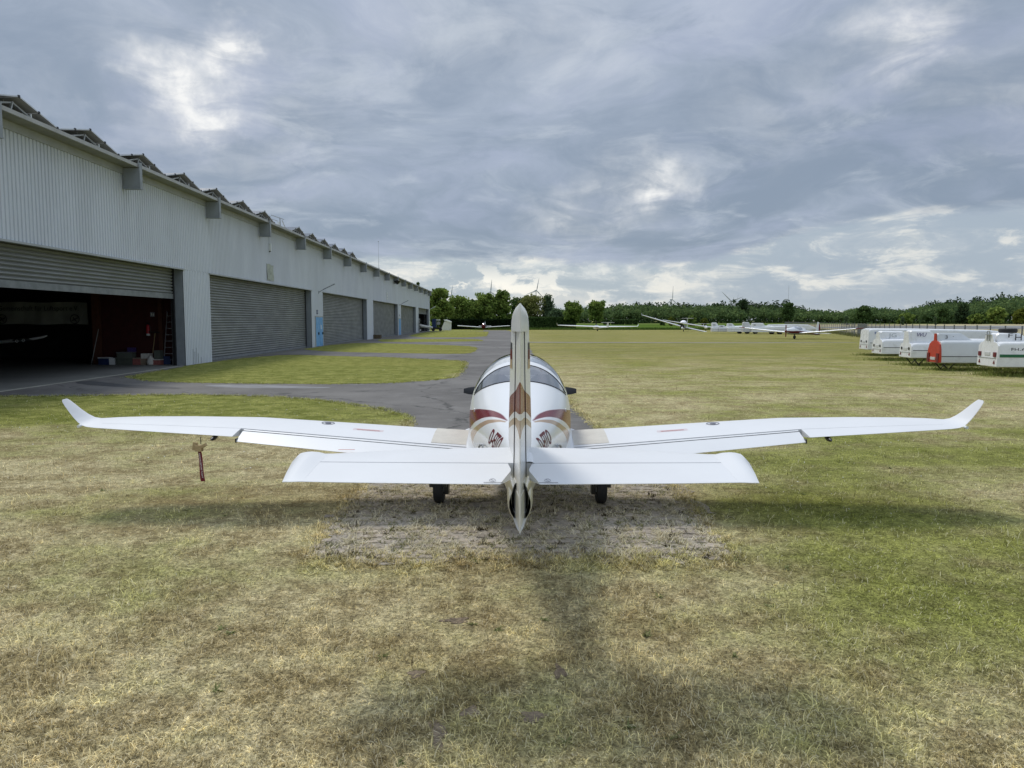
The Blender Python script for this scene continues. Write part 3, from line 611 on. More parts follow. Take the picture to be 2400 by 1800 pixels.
def build_fuselage():
    TK=R(63); NA=34; ths=[TK*(-1+2*i/NA) for i in range(NA+1)]+[TK+(2*math.pi-2*TK)*i/58 for i in range(1,59)]
    ths=ths[:-1]                                   # closed ring
    nt=len(ths)
    def yl(th):
        a=abs((th+math.pi)%(2*math.pi)-math.pi)
        return 8.21+.6*(a/TK)**2.2 if a<=TK else 8.81+.05*min(1,(a-TK)/.2)
    rows=[]; segs=[(30,),(10,),(3,),(16,),(14,)]
    kn=[lambda t:4.98,yl,lambda t:8.9,lambda t:9.06,lambda t:10.6,lambda t:11.85]
    lab=[]
    for s in range(5):
        n=segs[s][0]
        for i in range(n+(1 if s==4 else 0)):
            rows.append((s,i/n)); lab.append(s)
    V={}
    for r,(s,f) in enumerate(rows):
        for k,th in enumerate(ths):
            a,b=kn[s](th),kn[s+1](th); V[r,k]=(a+(b-a)*f,th)
    def part(name,m,test,off=0.,parent=plane,rev=False):
        idx={}; vs=[]; fs=[]
        def vid(r,k):
            if (r,k) not in idx: idx[r,k]=len(vs); vs.append(fpt(*V[r,k],off))
            return idx[r,k]
        for r in range(len(rows)-1):
            for k in range(nt):
                if test(rows[r][0],k,rows[r]):
                    k2=(k+1)%nt; fs.append((vid(r,k),vid(r+1,k),vid(r+1,k2),vid(r,k2)))
        mb=MB(); mb.v=vs; mb.f=fs; return mb.build(name,m,parent,smooth=50,fix=True)
    top=lambda k:k<NA
    isr=lambda s,k,r:s==1 and top(k); isc=lambda s,k,r:s==3 and top(k)
    fz=part('fuselage',M['body'],lambda s,k,r:not(isr(s,k,r) or isc(s,k,r)))
    part('rear_window',M['rglass'],isr); part('canopy',M['glass'],isc)
    part('cockpit_liner',M['liner'],lambda s,k,r:(s in(1,3)) and not top(k),-.018)
    # window edge seal, roll bar is the painted band between the two panes
    m=MB(); pts=[fpt(yl(t)-.004,t,.002) for t in [TK*(-1+2*i/40) for i in range(41)]]; m.tube(pts,.007,6); pts=[fpt(8.897,t,.001) for t in [TK*(-1+2*i/40) for i in range(41)]]; m.tube(pts,.005,6); m.each('window_seal',M['black'],fz)
    # white shade behind the canopy crown
    m=MB(); m.rings([[fpt(Y,R(33)*(-1+2*i/16),-.03) for i in range(17)] for Y in (9.08,9.3,9.55,9.8,9.95)],closed=False); m.build('sun_shade',M['shade'],fz,smooth=60)
    return fz
fus_o=build_fuselage()
def inside():
    m=MB(); m.box(-.50,.50,.25,.95,1.17,1.2); m.box(-.52,.52,.90,2.9,.62,.66); m.each('cabin_floor',M['liner'],plane)
    for sx in (-.275,.275):
        m=MB()
        pr=[(-.21,.75),(-.23,1.0),(-.215,1.3),(-.16,1.46),(-.08,1.52),(.08,1.52),(.16,1.46),(.215,1.3),(.23,1.0),(.21,.75)]
        m.prism(pr,lambda a,z:(sx+a,1.02-.12*(z-.75),z),lambda a,z:(sx+a,1.14-.12*(z-.75),z)); s=m.build('seat',M['seat'],plane,smooth=40)
        m=MB(); m.box(sx-.06,sx+.02,.89,.90,.95,1.42); m.build('seat_belt',M['liner'],s)
    m=MB(); m.prism([(-.5,1.2),(-.46,1.36),(-.3,1.43),(.3,1.43),(.46,1.36),(.5,1.2)],lambda a,z:(a,2.15,z),lambda a,z:(a*.95,2.6,z-.03)); m.build('instrument_panel',M['liner'],plane)
inside()
# registration on both fuselage sides, wrapped onto the shell
def wrap_text(s,size,y0,z0,side):
    me=text_mesh(s,size,bold=.002); bm=bmesh.new(); bm.from_mesh(me); bmesh.ops.triangulate(bm,faces=bm.faces)
    for _ in range(2): bmesh.ops.subdivide_edges(bm,edges=[e for e in bm.edges if e.calc_length()>.05],cuts=1); bmesh.ops.triangulate(bm,faces=bm.faces)
    w=max(v.co.x for v in bm.verts)
    for v in bm.verts:
        lx=v.co.x*1.0
        Y=(y0-lx) if side<0 else (y0-w+lx); z=z0+v.co.y
        v.co=(side*(side_x(Y,z)+.0035+(.001 if v.co.z>0 else 0)),Y-8,z)
    bm.to_mesh(me); bm.free(); me.materials.clear(); me.materials.append(M['redp']); return link('registration',me,plane)
wrap_text('D-EITO',.19,7.08,1.02,-1); wrap_text('D-EITO',.19,7.08,1.02,1)
# generic aerofoil piece between two chord fractions
def foil(mb,secs,c0,c1,defl=0.,gap=0.,n=11,caps=True):
    rings=[]
    for i,(le,ch,t,inc) in enumerate(secs):
        a=Vector(secs[max(i-1,0)][0]); b=Vector(secs[min(i+1,len(secs)-1)][0]); d=b-a; nx,nz=-d.z,d.x
        L=math.hypot(nx,nz); nx/=L; nz/=L
        def at(c,sg):
            yt=5*t*(.2969*math.sqrt(c)-.126*c-.3516*c*c+.2843*c**3-.1015*c**4)*ch*sg
            if c>.999: yt=.0015*sg
            return [le[0]+yt*nx,le[1]-c*ch*math.cos(inc),le[2]-c*ch*math.sin(inc)+yt*nz]
        if c0<=0: fr=[(1-math.cos(math.pi*k/(n-1)*(1 if c1>=1 else .92)))/2 for k in range(n)]; q=fr[-1]; fr=[f/q*c1 for f in fr]
        else: fr=[c0+(c1-c0)*k/(n-1) for k in range(n)]
        ring=[at(c,1) for c in fr[::-1]]+[at(c,-1) for c in (fr[1:] if c0<=0 else fr)]
        if defl:
            h=[le[0],le[1]-c0*ch*math.cos(inc),le[2]-c0*ch*math.sin(inc)]; s,co=math.sin(defl),math.cos(defl)
            for p in ring:
                dy,dz=p[1]-h[1],p[2]-h[2]; p[1]=h[1]+dy*co-dz*s; p[2]=h[2]+dy*s+dz*co
        rings.append([(p[0],p[1]-gap,p[2]) for p in ring])
    mb.rings(rings,True,caps); return mb
def sec(x,le,ch,zte,t,inc,sx): return ((sx*x,le-8,zte+ch*math.sin(inc)),ch,t,inc)
WS=[(.50,9.62,1.34,.64,.15,.052),(1.2,9.60,1.28,.695,.15,.05),(2.0,9.56,1.20,.765,.148,.046),(3.16,9.49,1.07,.866,.145,.039),(3.20,9.487,1.063,.868,.145,.039),(4.0,9.42,.93,.905,.14,.032),(4.55,9.33,.77,.928,.135,.03),(4.84,9.24,.64,.94,.13,.03)]
TIP=[(4.84,9.24,.64,.94,.13,.03),(4.95,9.185,.55,.947,.12,.03),(5.02,9.12,.45,.960,.11,.03),(5.07,9.05,.36,.99,.10,.03),(5.115,8.99,.30,1.04,.10,.03),(5.16,8.93,.245,1.105,.10,.03),(5.21,8.87,.19,1.185,.10,.03),(5.238,8.83,.145,1.23,.10,.03),(5.248,8.80,.09,1.25,.1,.03)]
for sx in (-1,1):
    side='left' if sx<0 else 'right'
    S=[sec(*a,sx) for a in (WS if sx>0 else WS)]
    order=S if sx>0 else S[::-1]
    inb=[s for s in order if abs(s[0][0])<=3.17]; out=[s for s in order if abs(s[0][0])>=3.19]
    m=MB(); foil(m,order,0,.735); w_=m.build('wing',M['wing'],plane,smooth=35)
    m=MB(); foil(m,[((s[0][0],s[0][1],s[0][2]-.004),*s[1:]) for s in inb],.7425,1.,R(10),.004,7); fl=m.build('flap',M['wing'],plane,smooth=35)
    m=MB(); foil(m,out,.742,1.,0,.0,7); ai=m.build('aileron',M['wing'],plane,smooth=35)
    m=MB(); foil(m,[(s[0],s[1],s[2]*.80,s[3]) for s in inb],.72,.79,0,0,3); m.build('flap_gap_shade',M['gap'],w_)  # dark filler painted for the shade in the flap slot
    T=[sec(*a,sx) for a in TIP]; T=T if sx>0 else T[::-1]
    m=MB(); foil(m,T,0,1.,0,0,13); wl=m.build('winglet',M['wing'],plane,smooth=50)
    m=MB(); m.disc((sx*5.02,8.63-8,.955),(0,1,0),.018,.05,8); m.build('navigation_light',M['lamp'],wl)
    # top-surface points for decals
    def top(x,Y,off=.0025):
        for a,b in zip(WS[:-1],WS[1:]):
            if a[0]<=x<=b[0]:
                f=(x-a[0])/(b[0]-a[0]); le,ch,zt,t,inc=[a[k]+(b[k]-a[k])*f for k in range(1,6)]
                c=(le-Y)/ch; yt=5*t*(.2969*math.sqrt(c)-.126*c-.3516*c*c+.2843*c**3-.1015*c**4)*ch
                return (sx*x,Y-8,zt+(1-c)*ch*math.sin(inc)+yt+off)
    m=MB(); m.rings([[top(x,Y,.003) for x in (.62,.72,.82,.92,1.02)] for Y in (8.70,8.8,8.9,9.0,9.1,9.2,9.3,9.4,9.48)],closed=False); m.build('walkway',M['walk'],w_,smooth=60)
    for (xa,xb,Ya,Yb) in ((1.62,1.97,9.02,9.022),(1.62,1.97,8.97,8.972),(1.62,1.622,8.97,9.022),(1.968,1.97,8.97,9.022)):
        m=MB(); m.rings([[top(xa+(xb-xa)*i/4,Y) for i in range(5)] for Y in (Ya-.002,Yb+.002)],closed=False); m.build('no_step_border',M['redmark'],w_)
    m=MB(); m.rings([[top(xx,Y) for xx in (1.66,1.75,1.84,1.93)] for Y in (8.99,9.002)],closed=False); m.build('no_step_line',M['redmark'],w_)
    m=MB(); c=[top(2.32+.075*math.cos(a),9.2+.075*math.sin(a),.004) for a in [2*math.pi*k/20 for k in range(21)]]; m.tube(c,.004,4); c=[top(2.32+.03*math.cos(a),9.2+.03*math.sin(a),.006) for a in [2*math.pi*k/10 for k in range(11)]]; m.tube(c,.008,4); m.build('fuel_cap',M['greymark'],w_)
    if sx<0:
        m=MB(); p=(-1.83,8.34-8,.685); m.box(-2.0,-1.82,.345,.36,.735,.738); m.build('flap_marking',M['redmark'],fl)
    # control surface fairing under the aileron, hinge arm at flap end
    m=MB(); m.lathe((sx*3.42,.47,.845),(0,-1,-.1),[(.006,-.12),(.02,-.06),(.028,0),(.018,.06),(.004,.09)],8); m.build('hinge_fairing',M['black'],ai,smooth=50)
    m=MB(); m.box(sx*3.16-.006,sx*3.16+.006,.42,.58,.80,.845); m.build('flap_bracket',M['black'],fl)
# wing root fillets
for sx in (-1,1):
    m=MB(); rg=[]
    for Y,r in ((9.75,.02),(9.6,.10),(9.3,.16),(9.0,.17),(8.7,.15),(8.4,.12),(8.2,.06)):
        zt=.66+(Y-8.2)*.09; ring=[]
        for k in range(7):
            a=math.pi/2*k/6; x0=side_x(Y,zt+r); ring.append((sx*(x0-.02+r*(1-math.cos(a))*1.0+.0),Y-8,zt+r*(1-math.sin(a))*.9))
        rg.append(ring)
    m.rings(rg,closed=False); m.build('wing_root_fillet',M['paint'],plane,smooth=60)
# tailplane
HS=[(.04,5.84,1.08,1.125,.11,.03),(.4,5.80,1.04,1.127,.11,.03),(1.0,5.68,.915,1.132,.11,.03),(1.37,5.56,.79,1.137,.11,.03),(1.42,5.50,.73,1.138,.11,.03)]
for sx in (-1,1):
    H_=[sec(*a,sx) for a in HS]; H_=H_ if sx>0 else H_[::-1]
    hinge=5.185
    def fr(s,Y): return (s[0][1]+8-Y)/s[1]
    # stabiliser: chord cut at a straight hinge line
    def foil_cut(mb,secs,Y,front):
        # forward piece or elevator with constant hinge position
        out=[]
        for s in secs: out.append(s)
        rings=[]
        for s in out:
            c=fr(s,Y); tmp=MB(); foil(tmp,[s,((s[0][0]+.01,s[0][1],s[0][2]),*s[1:])],0 if front else c,c if front else 1.,0,0,11,False); rings.append(tmp.v[:len(tmp.v)//2])
        mb.rings(rings,True,True); return mb
    m=MB(); foil_cut(m,H_,hinge,True); st=m.build('tailplane',M['wing'],plane,smooth=35)
    E=[((.085,)+a[1:] if a[0]<.05 else a) for a in HS[:4]]+[(1.45,5.50,.735,1.138,.10,.03),(1.495,5.46,.70,1.138,.08,.03)]
    EV=[sec(*a,sx) for a in E]; EV=EV if sx>0 else EV[::-1]
    m=MB(); foil_cut(m,EV,hinge-.012,False)
    el=m.build('elevator',M['wing'],plane,smooth=35)
    for v in el.data.vertices:                     # notch beside the rudder
        if abs(v.co.x)<.2:
            f=max(0,min(1,((hinge-8)-v.co.y)/.42)); v.co.x=sx*(.085-.028*min(f,.38)/.38+max(0,f-.38)/.62*.068)
    # horn balance at the tip, full chord
    HN=[(1.372,5.56,.79,1.1375,.112,.03),(1.41,5.52,.755,1.138,.125,.037),(1.45,5.50,.74,1.137,.155,.05),(1.50,5.50,.74,1.136,.16,.055),(1.54,5.50,.52,1.152,.17,.055),(1.575,5.47,.24,1.178,.16,.05)]
    HH=[sec(*a,sx) for a in HN]; HH=HH if sx>0 else HH[::-1]
    m=MB(); foil(m,HH,0,1.,0,0,13); m.build('elevator_horn',M['wing'],el,smooth=45)
    m=MB(); m.box(min(sx*.1,sx*1.37),max(sx*.1,sx*1.37),hinge-8-.013,hinge-8+.003,1.128,1.1735); m.build('hinge_gap_shade',M['gap'],st)  # dark strip painted for the shade along the hinge line
    for x in (.62,1.2):
        m=MB(); m.box(sx*x-.035,sx*x+.035,hinge-8-.03,hinge-8+.006,1.155,1.178); m.build('elevator_hinge',M['black'],el)
    m=MB(); cx,cy,cz=sx*.175,4.815-8,1.135
    pl=lambda a,r:(cx+r*math.cos(a),cy+r*math.sin(a)*1.6,cz+.0055+(r*math.sin(a)*1.6)*.09)
    m.tube([pl(2*math.pi*k/20,.019) for k in range(21)],.0014,4); m.tube([pl(R(130),.019),pl(R(-50),.019)],.0014,4); m.build('no_push_symbol',M['greymark'],el)
    m=MB(); m.box(cx-.055,cx+.065,4.772-8,4.775-8,1.1335,1.1365); m.build('caption_line',M['greymark'],el)
# fin and rudder (thickness runs along x)
def vfoil(mb,secs,c0f,c1f,n=9):
    """secs: (z, Yle, Yhinge, Yte, half thickness max, half thickness at hinge)"""
    rings=[]
    for z,yl_,yh,yt,tm,th in secs:
        ring=[]
        def half(Y):
            if Y>=yh:
                f=(yl_-Y)/(yl_-yh); q=.32
                if f<q: return tm*math.sqrt(max(0,1-((q-f)/q)**2))
                g=(f-q)/(1-q); return tm+(th-tm)*(g*g*(3-2*g)*.5+g*.5)
            return (th-.004)*(Y-yt)/(yh-yt)+.0025
        if c0f=='fin':
            fs=[yl_-(yl_-yh)*(1-math.cos(math.pi*.5*k/(n-1)))*1. for k in range(n)]
        else:
            y0=yh-.016; fs=[y0+(yt-y0)*k/(n-1) for k in range(n)]
        ring=[(half(Y),Y-8,z) for Y in fs]+[(-half(Y),Y-8,z) for Y in (fs[::-1] if c0f!='fin' else fs[::-1][:-1])]
        rings.append(ring)
    mb.rings(rings,True,True); return mb
FN=[(1.04,6.42,5.17,4.76,.055,.046),(1.16,6.28,5.165,4.752,.086,.046),(1.25,6.08,5.16,4.745,.087,.044),(1.4,5.88,5.15,4.735,.084,.042),(1.6,5.75,5.14,4.72,.078,.039),(1.8,5.63,5.125,4.70,.072,.036),(1.98,5.54,5.11,4.685,.066,.034),(2.08,5.49,5.105,4.68,.062,.032)]
m=MB(); vfoil(m,FN,'fin',0,15); fin=m.build('fin',M['finp'],plane,smooth=45)
RD=[(z,a,b,c,d,e-.004) for z,a,b,c,d,e in FN]
m=MB(); m.rings([[(e-.0015,b-8-.004,z),(-e+.0015,b-8-.004,z),(-e+.0015,b-8-.010,z),(e-.0015,b-8-.010,z)] for z,a,b,c,d,e in FN],True,True); m.build('rudder_gap_shade',M['gap'],fin)  # black strip added as the shade between fin and rudder
m=MB(); vfoil(m,RD,'rud',0,7); rud=m.build('rudder',M['finp'],plane,smooth=30)
# rudder tip with horn
CP=[]
for z,yl_,yt,tm in ((2.083,5.475,4.68,.061),(2.14,5.42,4.675,.059),(2.18,5.32,4.67,.053),(2.21,5.18,4.668,.042),(2.232,5.02,4.666,.028),(2.248,4.87,4.665,.012),(2.257,4.74,4.664,.003)):
    n=10; ys=[yl_-(yl_-yt)*(1-math.cos(math.pi*.5*k/(n-1))) for k in range(n)]
    hf=lambda Y:(tm*math.sqrt(max(0,1-(max(0,(Y-(yl_-(yl_-yt)*.35))/((yl_-yt)*.35)))**2)) if Y>yl_-(yl_-yt)*.35 else tm*(.05+.95*((Y-yt)/((yl_-yt)*.65))**.8))
    CP.append([(hf(Y),Y-8,z) for Y in ys]+[(-hf(Y),Y-8,z) for Y in ys[::-1][:-1]])
m=MB(); m.rings(CP,True,True); m.build('rudder_tip',M['finp'],rud,smooth=40)
# lower rudder block reaching past the tail cone and the cavity lined in black for its shade
m=MB()
LOW=[(.80,4.93,4.80,.004),(.825,4.98,4.79,.020),(.86,5.03,4.785,.033),(.91,5.07,4.78,.040),(.97,5.10,4.772,.042),(1.0395,5.13,4.763,.043)]
m.rings([[(t,a-8,z),(t*.55,(a+b)/2-8-.0,z),(.003,b-8,z),(-.003,b-8,z),(-t*.55,(a+b)/2-8,z),(-t,a-8,z)] for z,a,b,t in LOW],True,True); m.build('rudder_foot',M['finp'],rud,smooth=30)
m=MB()
ring=lambda Y,s,dz:[(s*math.cos(a)*1.0,Y-8,.955+dz+ (.125)*math.sin(a)*(s/.08)) for a in [2*math.pi*k/24 for k in range(24)]]
TAILP=lambda k,Y,off=0.:[(sx_*(a+off)*k,Y-8,z-off*(z<.85)) for sx_,pp in ((1,((.030,1.075),(.046,1.03),(.062,.995),(.073,.955),(.073,.915),(.06,.875),(.036,.835),(.012,.80))),(-1,((.012,.80),(.036,.835),(.06,.875),(.073,.915),(.073,.955),(.062,.995),(.046,1.03),(.030,1.075)))) for a,z in pp]
m.rings([TAILP(.96,5.012),TAILP(.90,5.14),TAILP(.05,5.145)],True,False); m.build('tail_cavity_shade',M['gap'],fus_o)
m=MB()
TC=[(5.10,.098,.152),(5.02,.096,.148),(4.96,.088,.138),(4.93,.080,.128)]
outer=[[(a*math.cos(t)*(1 if math.sin(t)>-.2 else 1-.5*(-math.sin(t)-.2)),Y-8,.96+b*math.sin(t)) for t in [2*math.pi*k/28 for k in range(28)]] for Y,a,b in TC]
m.rings([TAILP(1.25,5.35),TAILP(1.14,5.15,.003),TAILP(1.03,5.02,.003),TAILP(.985,5.005)],True,False); m.build('tail_cone_rim',M['paint'],fus_o,smooth=60)
m=MB(); m.rings([[(.05,5.3-8,.84),(.0,5.3-8,.80),(-.05,5.3-8,.84)],[(.045,5.0-8,.845),(.0,5.0-8,.785),(-.045,5.0-8,.845)],[(.02,4.86-8,.815),(.0,4.84-8,.79),(-.02,4.86-8,.815)],[(.004,4.80-8,.812),(.0,4.79-8,.80),(-.004,4.80-8,.812)]],True,True); m.build('tail_skid',M['paint'],fus_o)
# tailplane root fairing, flag patches on the fin sides
m=MB(); m.rings([[(s*(.06+.05*math.cos(a)),Y-8,1.165+h*math.sin(a)) for a in [math.pi*k/8 for k in range(9)] for s in (1,)] for Y,h in ((5.17,.03),(5.4,.045),(5.7,.04),(5.9,.01))],closed=False); m.build('root_fairing',M['paint'],fin,smooth=60)
for sx in (-1,1):
    for z0,z1,mm in ((1.955,2.0,M['tbk']),(1.885,1.953,M['redp']),(1.82,1.883,M['tanp'])):
        m=MB(); 
        def fx(Y,z):
            for a,b in zip(FN[:-1],FN[1:]):
                if a[0]<=z<=b[0]:
                    f=(z-a[0])/(b[0]-a[0]); yl_,yh,yt,tm,th=[a[k]+(b[k]-a[k])*f for k in range(1,6)]
                    q=.32; f=(yl_-Y)/(yl_-yh)
                    if f<q: return tm*math.sqrt(max(0,1-((q-f)/q)**2))
                    g=(f-q)/(1-q); return tm+(th-tm)*(g*g*(3-2*g)*.5+g*.5)
        m.rings([[(sx*(fx(Y,z)+.002),Y-8,z) for Y in (5.28,5.33,5.38,5.43,5.47)] for z in (z0,z1)],closed=False); m.build('flag_marking',mm,fin)
# aerial whip, and steel tubes standing in for reflected arcs on the aft body
m=MB(); m.tube([(-.30,7.35-8,1.10),(-.305,7.25-8,.98),(-.31,7.2-8,.88)],.003,5); m.build('aerial_wire',M['steel'],fus_o)
for sx in (-1,1):
    m=MB(); m.tube([fpt(Y,sx*t,.02) for Y,t in ((7.0,1.72),(7.12,1.62),(7.3,1.58),(7.45,1.62),(7.55,1.72))],.010,6); m.build('reflected_arc',M['steel'],fus_o)
# undercarriage
for sx in (-1,1):
    m=MB(); m.lathe((sx*.955,8.96-8,.19),(1,0,0),[(.09,-.055),(.15,-.062),(.18,-.05),(.19,-.018),(.19,.018),(.18,.05),(.15,.062),(.09,.055)],28); wh=m.build('wheel',M['rubber'],plane,smooth=40)
    m=MB(); m.disc((sx*.955,.96,.19),(1,0,0),.09,.13,16); m.build('rim',M['steel'],wh)
    m=MB(); m.tube([(sx*.62,1.0,.62),(sx*.74,.98,.48),(sx*.84,.965,.26)],[.05,.04,.035],8); m.box(sx*.87-.03,sx*.87+.03,.88,1.04,.12,.27); m.build('gear_leg',M['black'],plane)
    m=MB(); m.box(sx*.955-.10,sx*.955+.10,.80,.86,.22,.36); m.build('brake_bracket',M['black'],plane)
m=MB(); m.lathe((0,11.1-8,.165),(1,0,0),[(.08,-.05),(.13,-.055),(.16,-.03),(.165,0),(.16,.03),(.13,.055),(.08,.05)],24); m.build('nose_wheel',M['rubber'],plane,smooth=40)
m=MB(); m.tube([(0,11.1-8,.17),(0,11.2-8,.52)],.035,8); m.build('nose_leg',M['steel'],plane)
# propeller
m=MB(); m.lathe((0,11.85-8,1.06),(0,1,0),[(.16,-.02),(.15,.03),(.12,.12),(.07,.2),(.02,.25),(.002,.26)],20); m.build('spinner',M['paint'],plane,smooth=60)
for sx in (-1,1):
    m=MB(); rg=[]
    for r,c,tw in ((.14,.09,55),(.3,.13,40),(.5,.15,28),(.65,.145,22),(.8,.11,18),(.88,.07,16)):
        a=R(tw); ring=[]
        for u,v in ((-.5,0),(-.2,.07),(.2,.06),(.5,0),(.2,-.04),(-.2,-.045)): ring.append((sx*r,11.95-8+(u*c)*math.sin(a)+v*c*math.cos(a),1.06+(u*c)*math.cos(a)-v*c*math.sin(a)))
        rg.append(ring)
    m.rings(rg,True,True); m.build('propeller_blade',M['black'],plane,smooth=50)
# control lock with its streamer, clipped to the left aileron
lk=thing('control_lock','wooden control lock hanging with a dark red ribbon under the left wing','control lock',(-3.465,8.42,.81))
m=MB(); m.bar((.02,0,.06),(.02,0,-.02),.006); m.build('cord',M['black'],lk)
m=MB(); m.box(-.035,.035,-.03,.03,-.10,-.03); m.bar((-.01,0,-.075),(.085,-.02,-.02),.035,.03); m.bar((-.05,0,-.09),(-.04,0,-.0),.02,.05); m.build('wooden_clip',M['wood'],lk)
m=MB(); m.rings([[(x0+.012*math.sin(i*.9)*.3+d,.006*math.sin(i*1.3+d*30),z) for d in (-w,0,w)] for i,(x0,z,w) in enumerate(((.0,-.09,.018),(.004,-.14,.02),(.010,-.20,.021),(.016,-.27,.022),(.022,-.34,.022),(.028,-.40,.023),(.032,-.44,.024)))],closed=False); rb=m.build('ribbon',M['ribbon'],lk,smooth=60)
text('REMOVE BEFORE FLIGHT',.022,M['lettering'],rb,Matrix.Translation((-.003,-.010,-.12))@Matrix.Rotation(R(84.5),4,'Y')@Matrix.Rotation(R(90),4,'X'),width=.28)
# ------------------------------------------------------------------ glider trailers
def trailer(label,loc,yaw,L,w,zb,zs,deck,box=None,m=None,rear='white',letters=(),stripe=None,group='glider trailers parked in a row on the right',far=False,legs=True,taper=.75):
    """local x runs from the rear door forwards; deck = [(x, z)] roof line of the lid"""
    m=m or M['trailer']; t=thing('glider_trailer',label,'trailer',loc,yaw,group)
    hw=w/2
    def ringl(x,z0,z1,hw_,r=.14):
        r=min(r,(z1-z0)*.45); pts=[(x,-hw_,z0)]
        for k in range(5): a=math.pi/2*k/4; pts.append((x,-hw_+.05+ (r-r*math.cos(a)) ,z1-r+r*math.sin(a)))
        for k in range(5): a=math.pi/2*(1-k/4); pts.append((x,hw_-.05-(r-r*math.cos(a)),z1-r+r*math.sin(a)))
        return pts+[(x,hw_,z0)]
    b=MB(); b.rings([[(x,-h,zb+d),(x,-h,zs-.012),(x,h,zs-.012),(x,h,zb+d),(x,h-.08,zb+d-.04),(x,-h+.08,zb+d-.04)] for x,h,d in ((.03,hw,0),(L*.6,hw,0),(L*.85,hw*.9,.0),(L,hw*taper*.6,.12))],True,True)
    b.build('lower_hull',m,t,smooth=30)
    b=MB(); b.rings([ringl(x,zs+.012,z,hw*(1 if x<L*.6 else 1-(1-taper)*(x-L*.6)/(L*.4))) for x,z in deck],True,True); lid=b.build('lid',m,t,smooth=40)
    b=MB(); b.box(.05,L*.8,-hw-.006,hw+.006,zs-.014,zs+.014) ; b.build('trim_strip',M['green'] if stripe=='green' else M['black'],t)
    if stripe=='green':
        b=MB(); b.box(.02,L*.8,-hw-.009,hw+.009,zs-.06,zs+.055); b.build('green_stripe',M['green'],t)
    if box:
        x0,x1,zt,hb=box; zd=deck[0][1]-.06
        b=MB(); b.rings([[(x,-hh,zd-.02),(x,-hh*.72,z-.05),(x,-hh*.55,z),(x,hh*.55,z),(x,hh*.72,z-.05),(x,hh,zd-.02)] for x,z,hh in ((x0,zt-.06,hb*.9),(x0+.08,zt,hb),(x1,zt-.01,hb),(x1+.55,zd+.05,hb*1.1))],True,True); b.build('fin_housing',m,lid,smooth=25)
    # rear door
    rm=M['orange'] if rear=='red' else (M['trailer'] if m is not M['trailer2'] else m)
    zt=deck[0][1]; b=MB()
    ol=[(-hw,zb),(hw,zb),(hw,zs)]
    if rear=='red': ol+= [(hw*.96,zt-.35),(hw*.8,zt-.12),(hw*.45,zt+.0),(.09,zt+.04),(.07,box[2]-.02),(-.07,box[2]-.02),(-.09,zt+.04),(-hw*.45,zt),(-hw*.8,zt-.12),(-hw*.96,zt-.35)]
    elif box: ol+= [(hw*.98,zt-.12),(hw*.8,zt-.01),(box[3]*.9,zt+.04),(box[3]*.6,box[2]-.06),(-box[3]*.6,box[2]-.06),(-box[3]*.9,zt+.04),(-hw*.8,zt-.01),(-hw*.98,zt-.12)]
    else: ol+= [(hw*.96,zt-.15),(hw*.85,zt-.03),(-hw*.85,zt-.03),(-hw*.96,zt-.15)]
    ol+=[(-hw,zs)]
    b.prism(ol,lambda y,z:(-.03-.06*max(0,(zt-z)),y,z),lambda y,z:(.028,y,z)); rd=b.build('rear_door',rm,t)
    sl=lambda z:-.036-.06*max(0,(zt-z))
    lm=M['darkred'] if rear in('red','fh') else M['black']
    for s in (-1,1):
        b=MB(); b.disc((sl(zs+.08),s*hw*.62,zs+.08),(1,0,0),.07,.05,12) if rear not in('red','fh') else b.box(sl(zs)-.03,sl(zs)+.02,s*hw*.76-.1,s*hw*.76+.1,zs-.05 if rear=='fh' else zs-.28,zs+.13); b.build('tail_light',lm,rd)
        b=MB(); z0=zb+.1; b.prism([(s*hw*.74-.075,z0),(s*hw*.74+.075,z0),(s*hw*.74,z0+.14)],lambda y,z:(sl(z)-.012,y,z),lambda y,z:(sl(z)+.01,y,z)); b.build('reflector_triangle',M['darkred'],rd)
    b=MB(); zp=zs+.06 if rear!='red' else zs-.1; b.box(sl(zp)-.015,sl(zp)+.01,-.22,.22,zp-.06,zp+.06); b.build('number_plate',M['plate'],rd)
    b=MB(); b.box(sl(zs-.1)-.014,sl(zs-.1)+.01,-hw*.9,hw*.9,zs-.105,zs-.095); b.build('door_seam',M['trim'],rd)
    if legs and ('violet WU' in label or 'arched' in label):
        for s in (-1,1):
            b=MB(); b.bar((.12,s*hw*.6,zb),(.42,s*hw*.62,.05),.045); b.bar((.42,s*hw*.62,.05),(.75,s*hw*.6,zb),.035); b.disc((.42,s*hw*.62,.03),(0,0,1),.08,.05,10); b.build('support_leg',M['black'],t)
    for s in (-1,1):
        b=MB(); b.lathe((L*.52,s*(hw-.08),.3),(0,1,0),[(.14,-.09),(.27,-.09),(.30,-.04),(.30,.04),(.27,.09),(.14,.09)],20); wl=b.build('wheel',M['rubber'],t,smooth=40)
        b=MB(); b.disc((L*.52,s*(hw-.08),.3),(0,1,0),.15,.14,12); b.build('rim',M['alu'],wl)
    b=MB(); b.bar((L-.2,0,zb+.1),(L+1.1,0,.45),.09); b.bar((L+1.0,0,.5),(L+1.0,0,.03),.05); b.build('drawbar',M['galv'],t)
    for s,size,mm,x,z,y,sh,wd in letters:
        text(s,size,mm,t,Matrix.Translation((x,-y,z))@Matrix.Rotation(R(90),4,'X'),shear=sh,width=wd)
    return t
trailer('long white high-roofed trailer with blue KKAI lettering, behind the JG trailer',(22.05,48.0,0),R(-6),9.2,1.5,.40,.80,[(.03,1.64),(.2,1.68),(3,1.67),(6.9,1.60),(7.6,1.52),(8.2,1.22),(9.2,.98)],None,letters=[('KKAI',.22,M['tbl'],.28,1.34,.735,0,.58)])
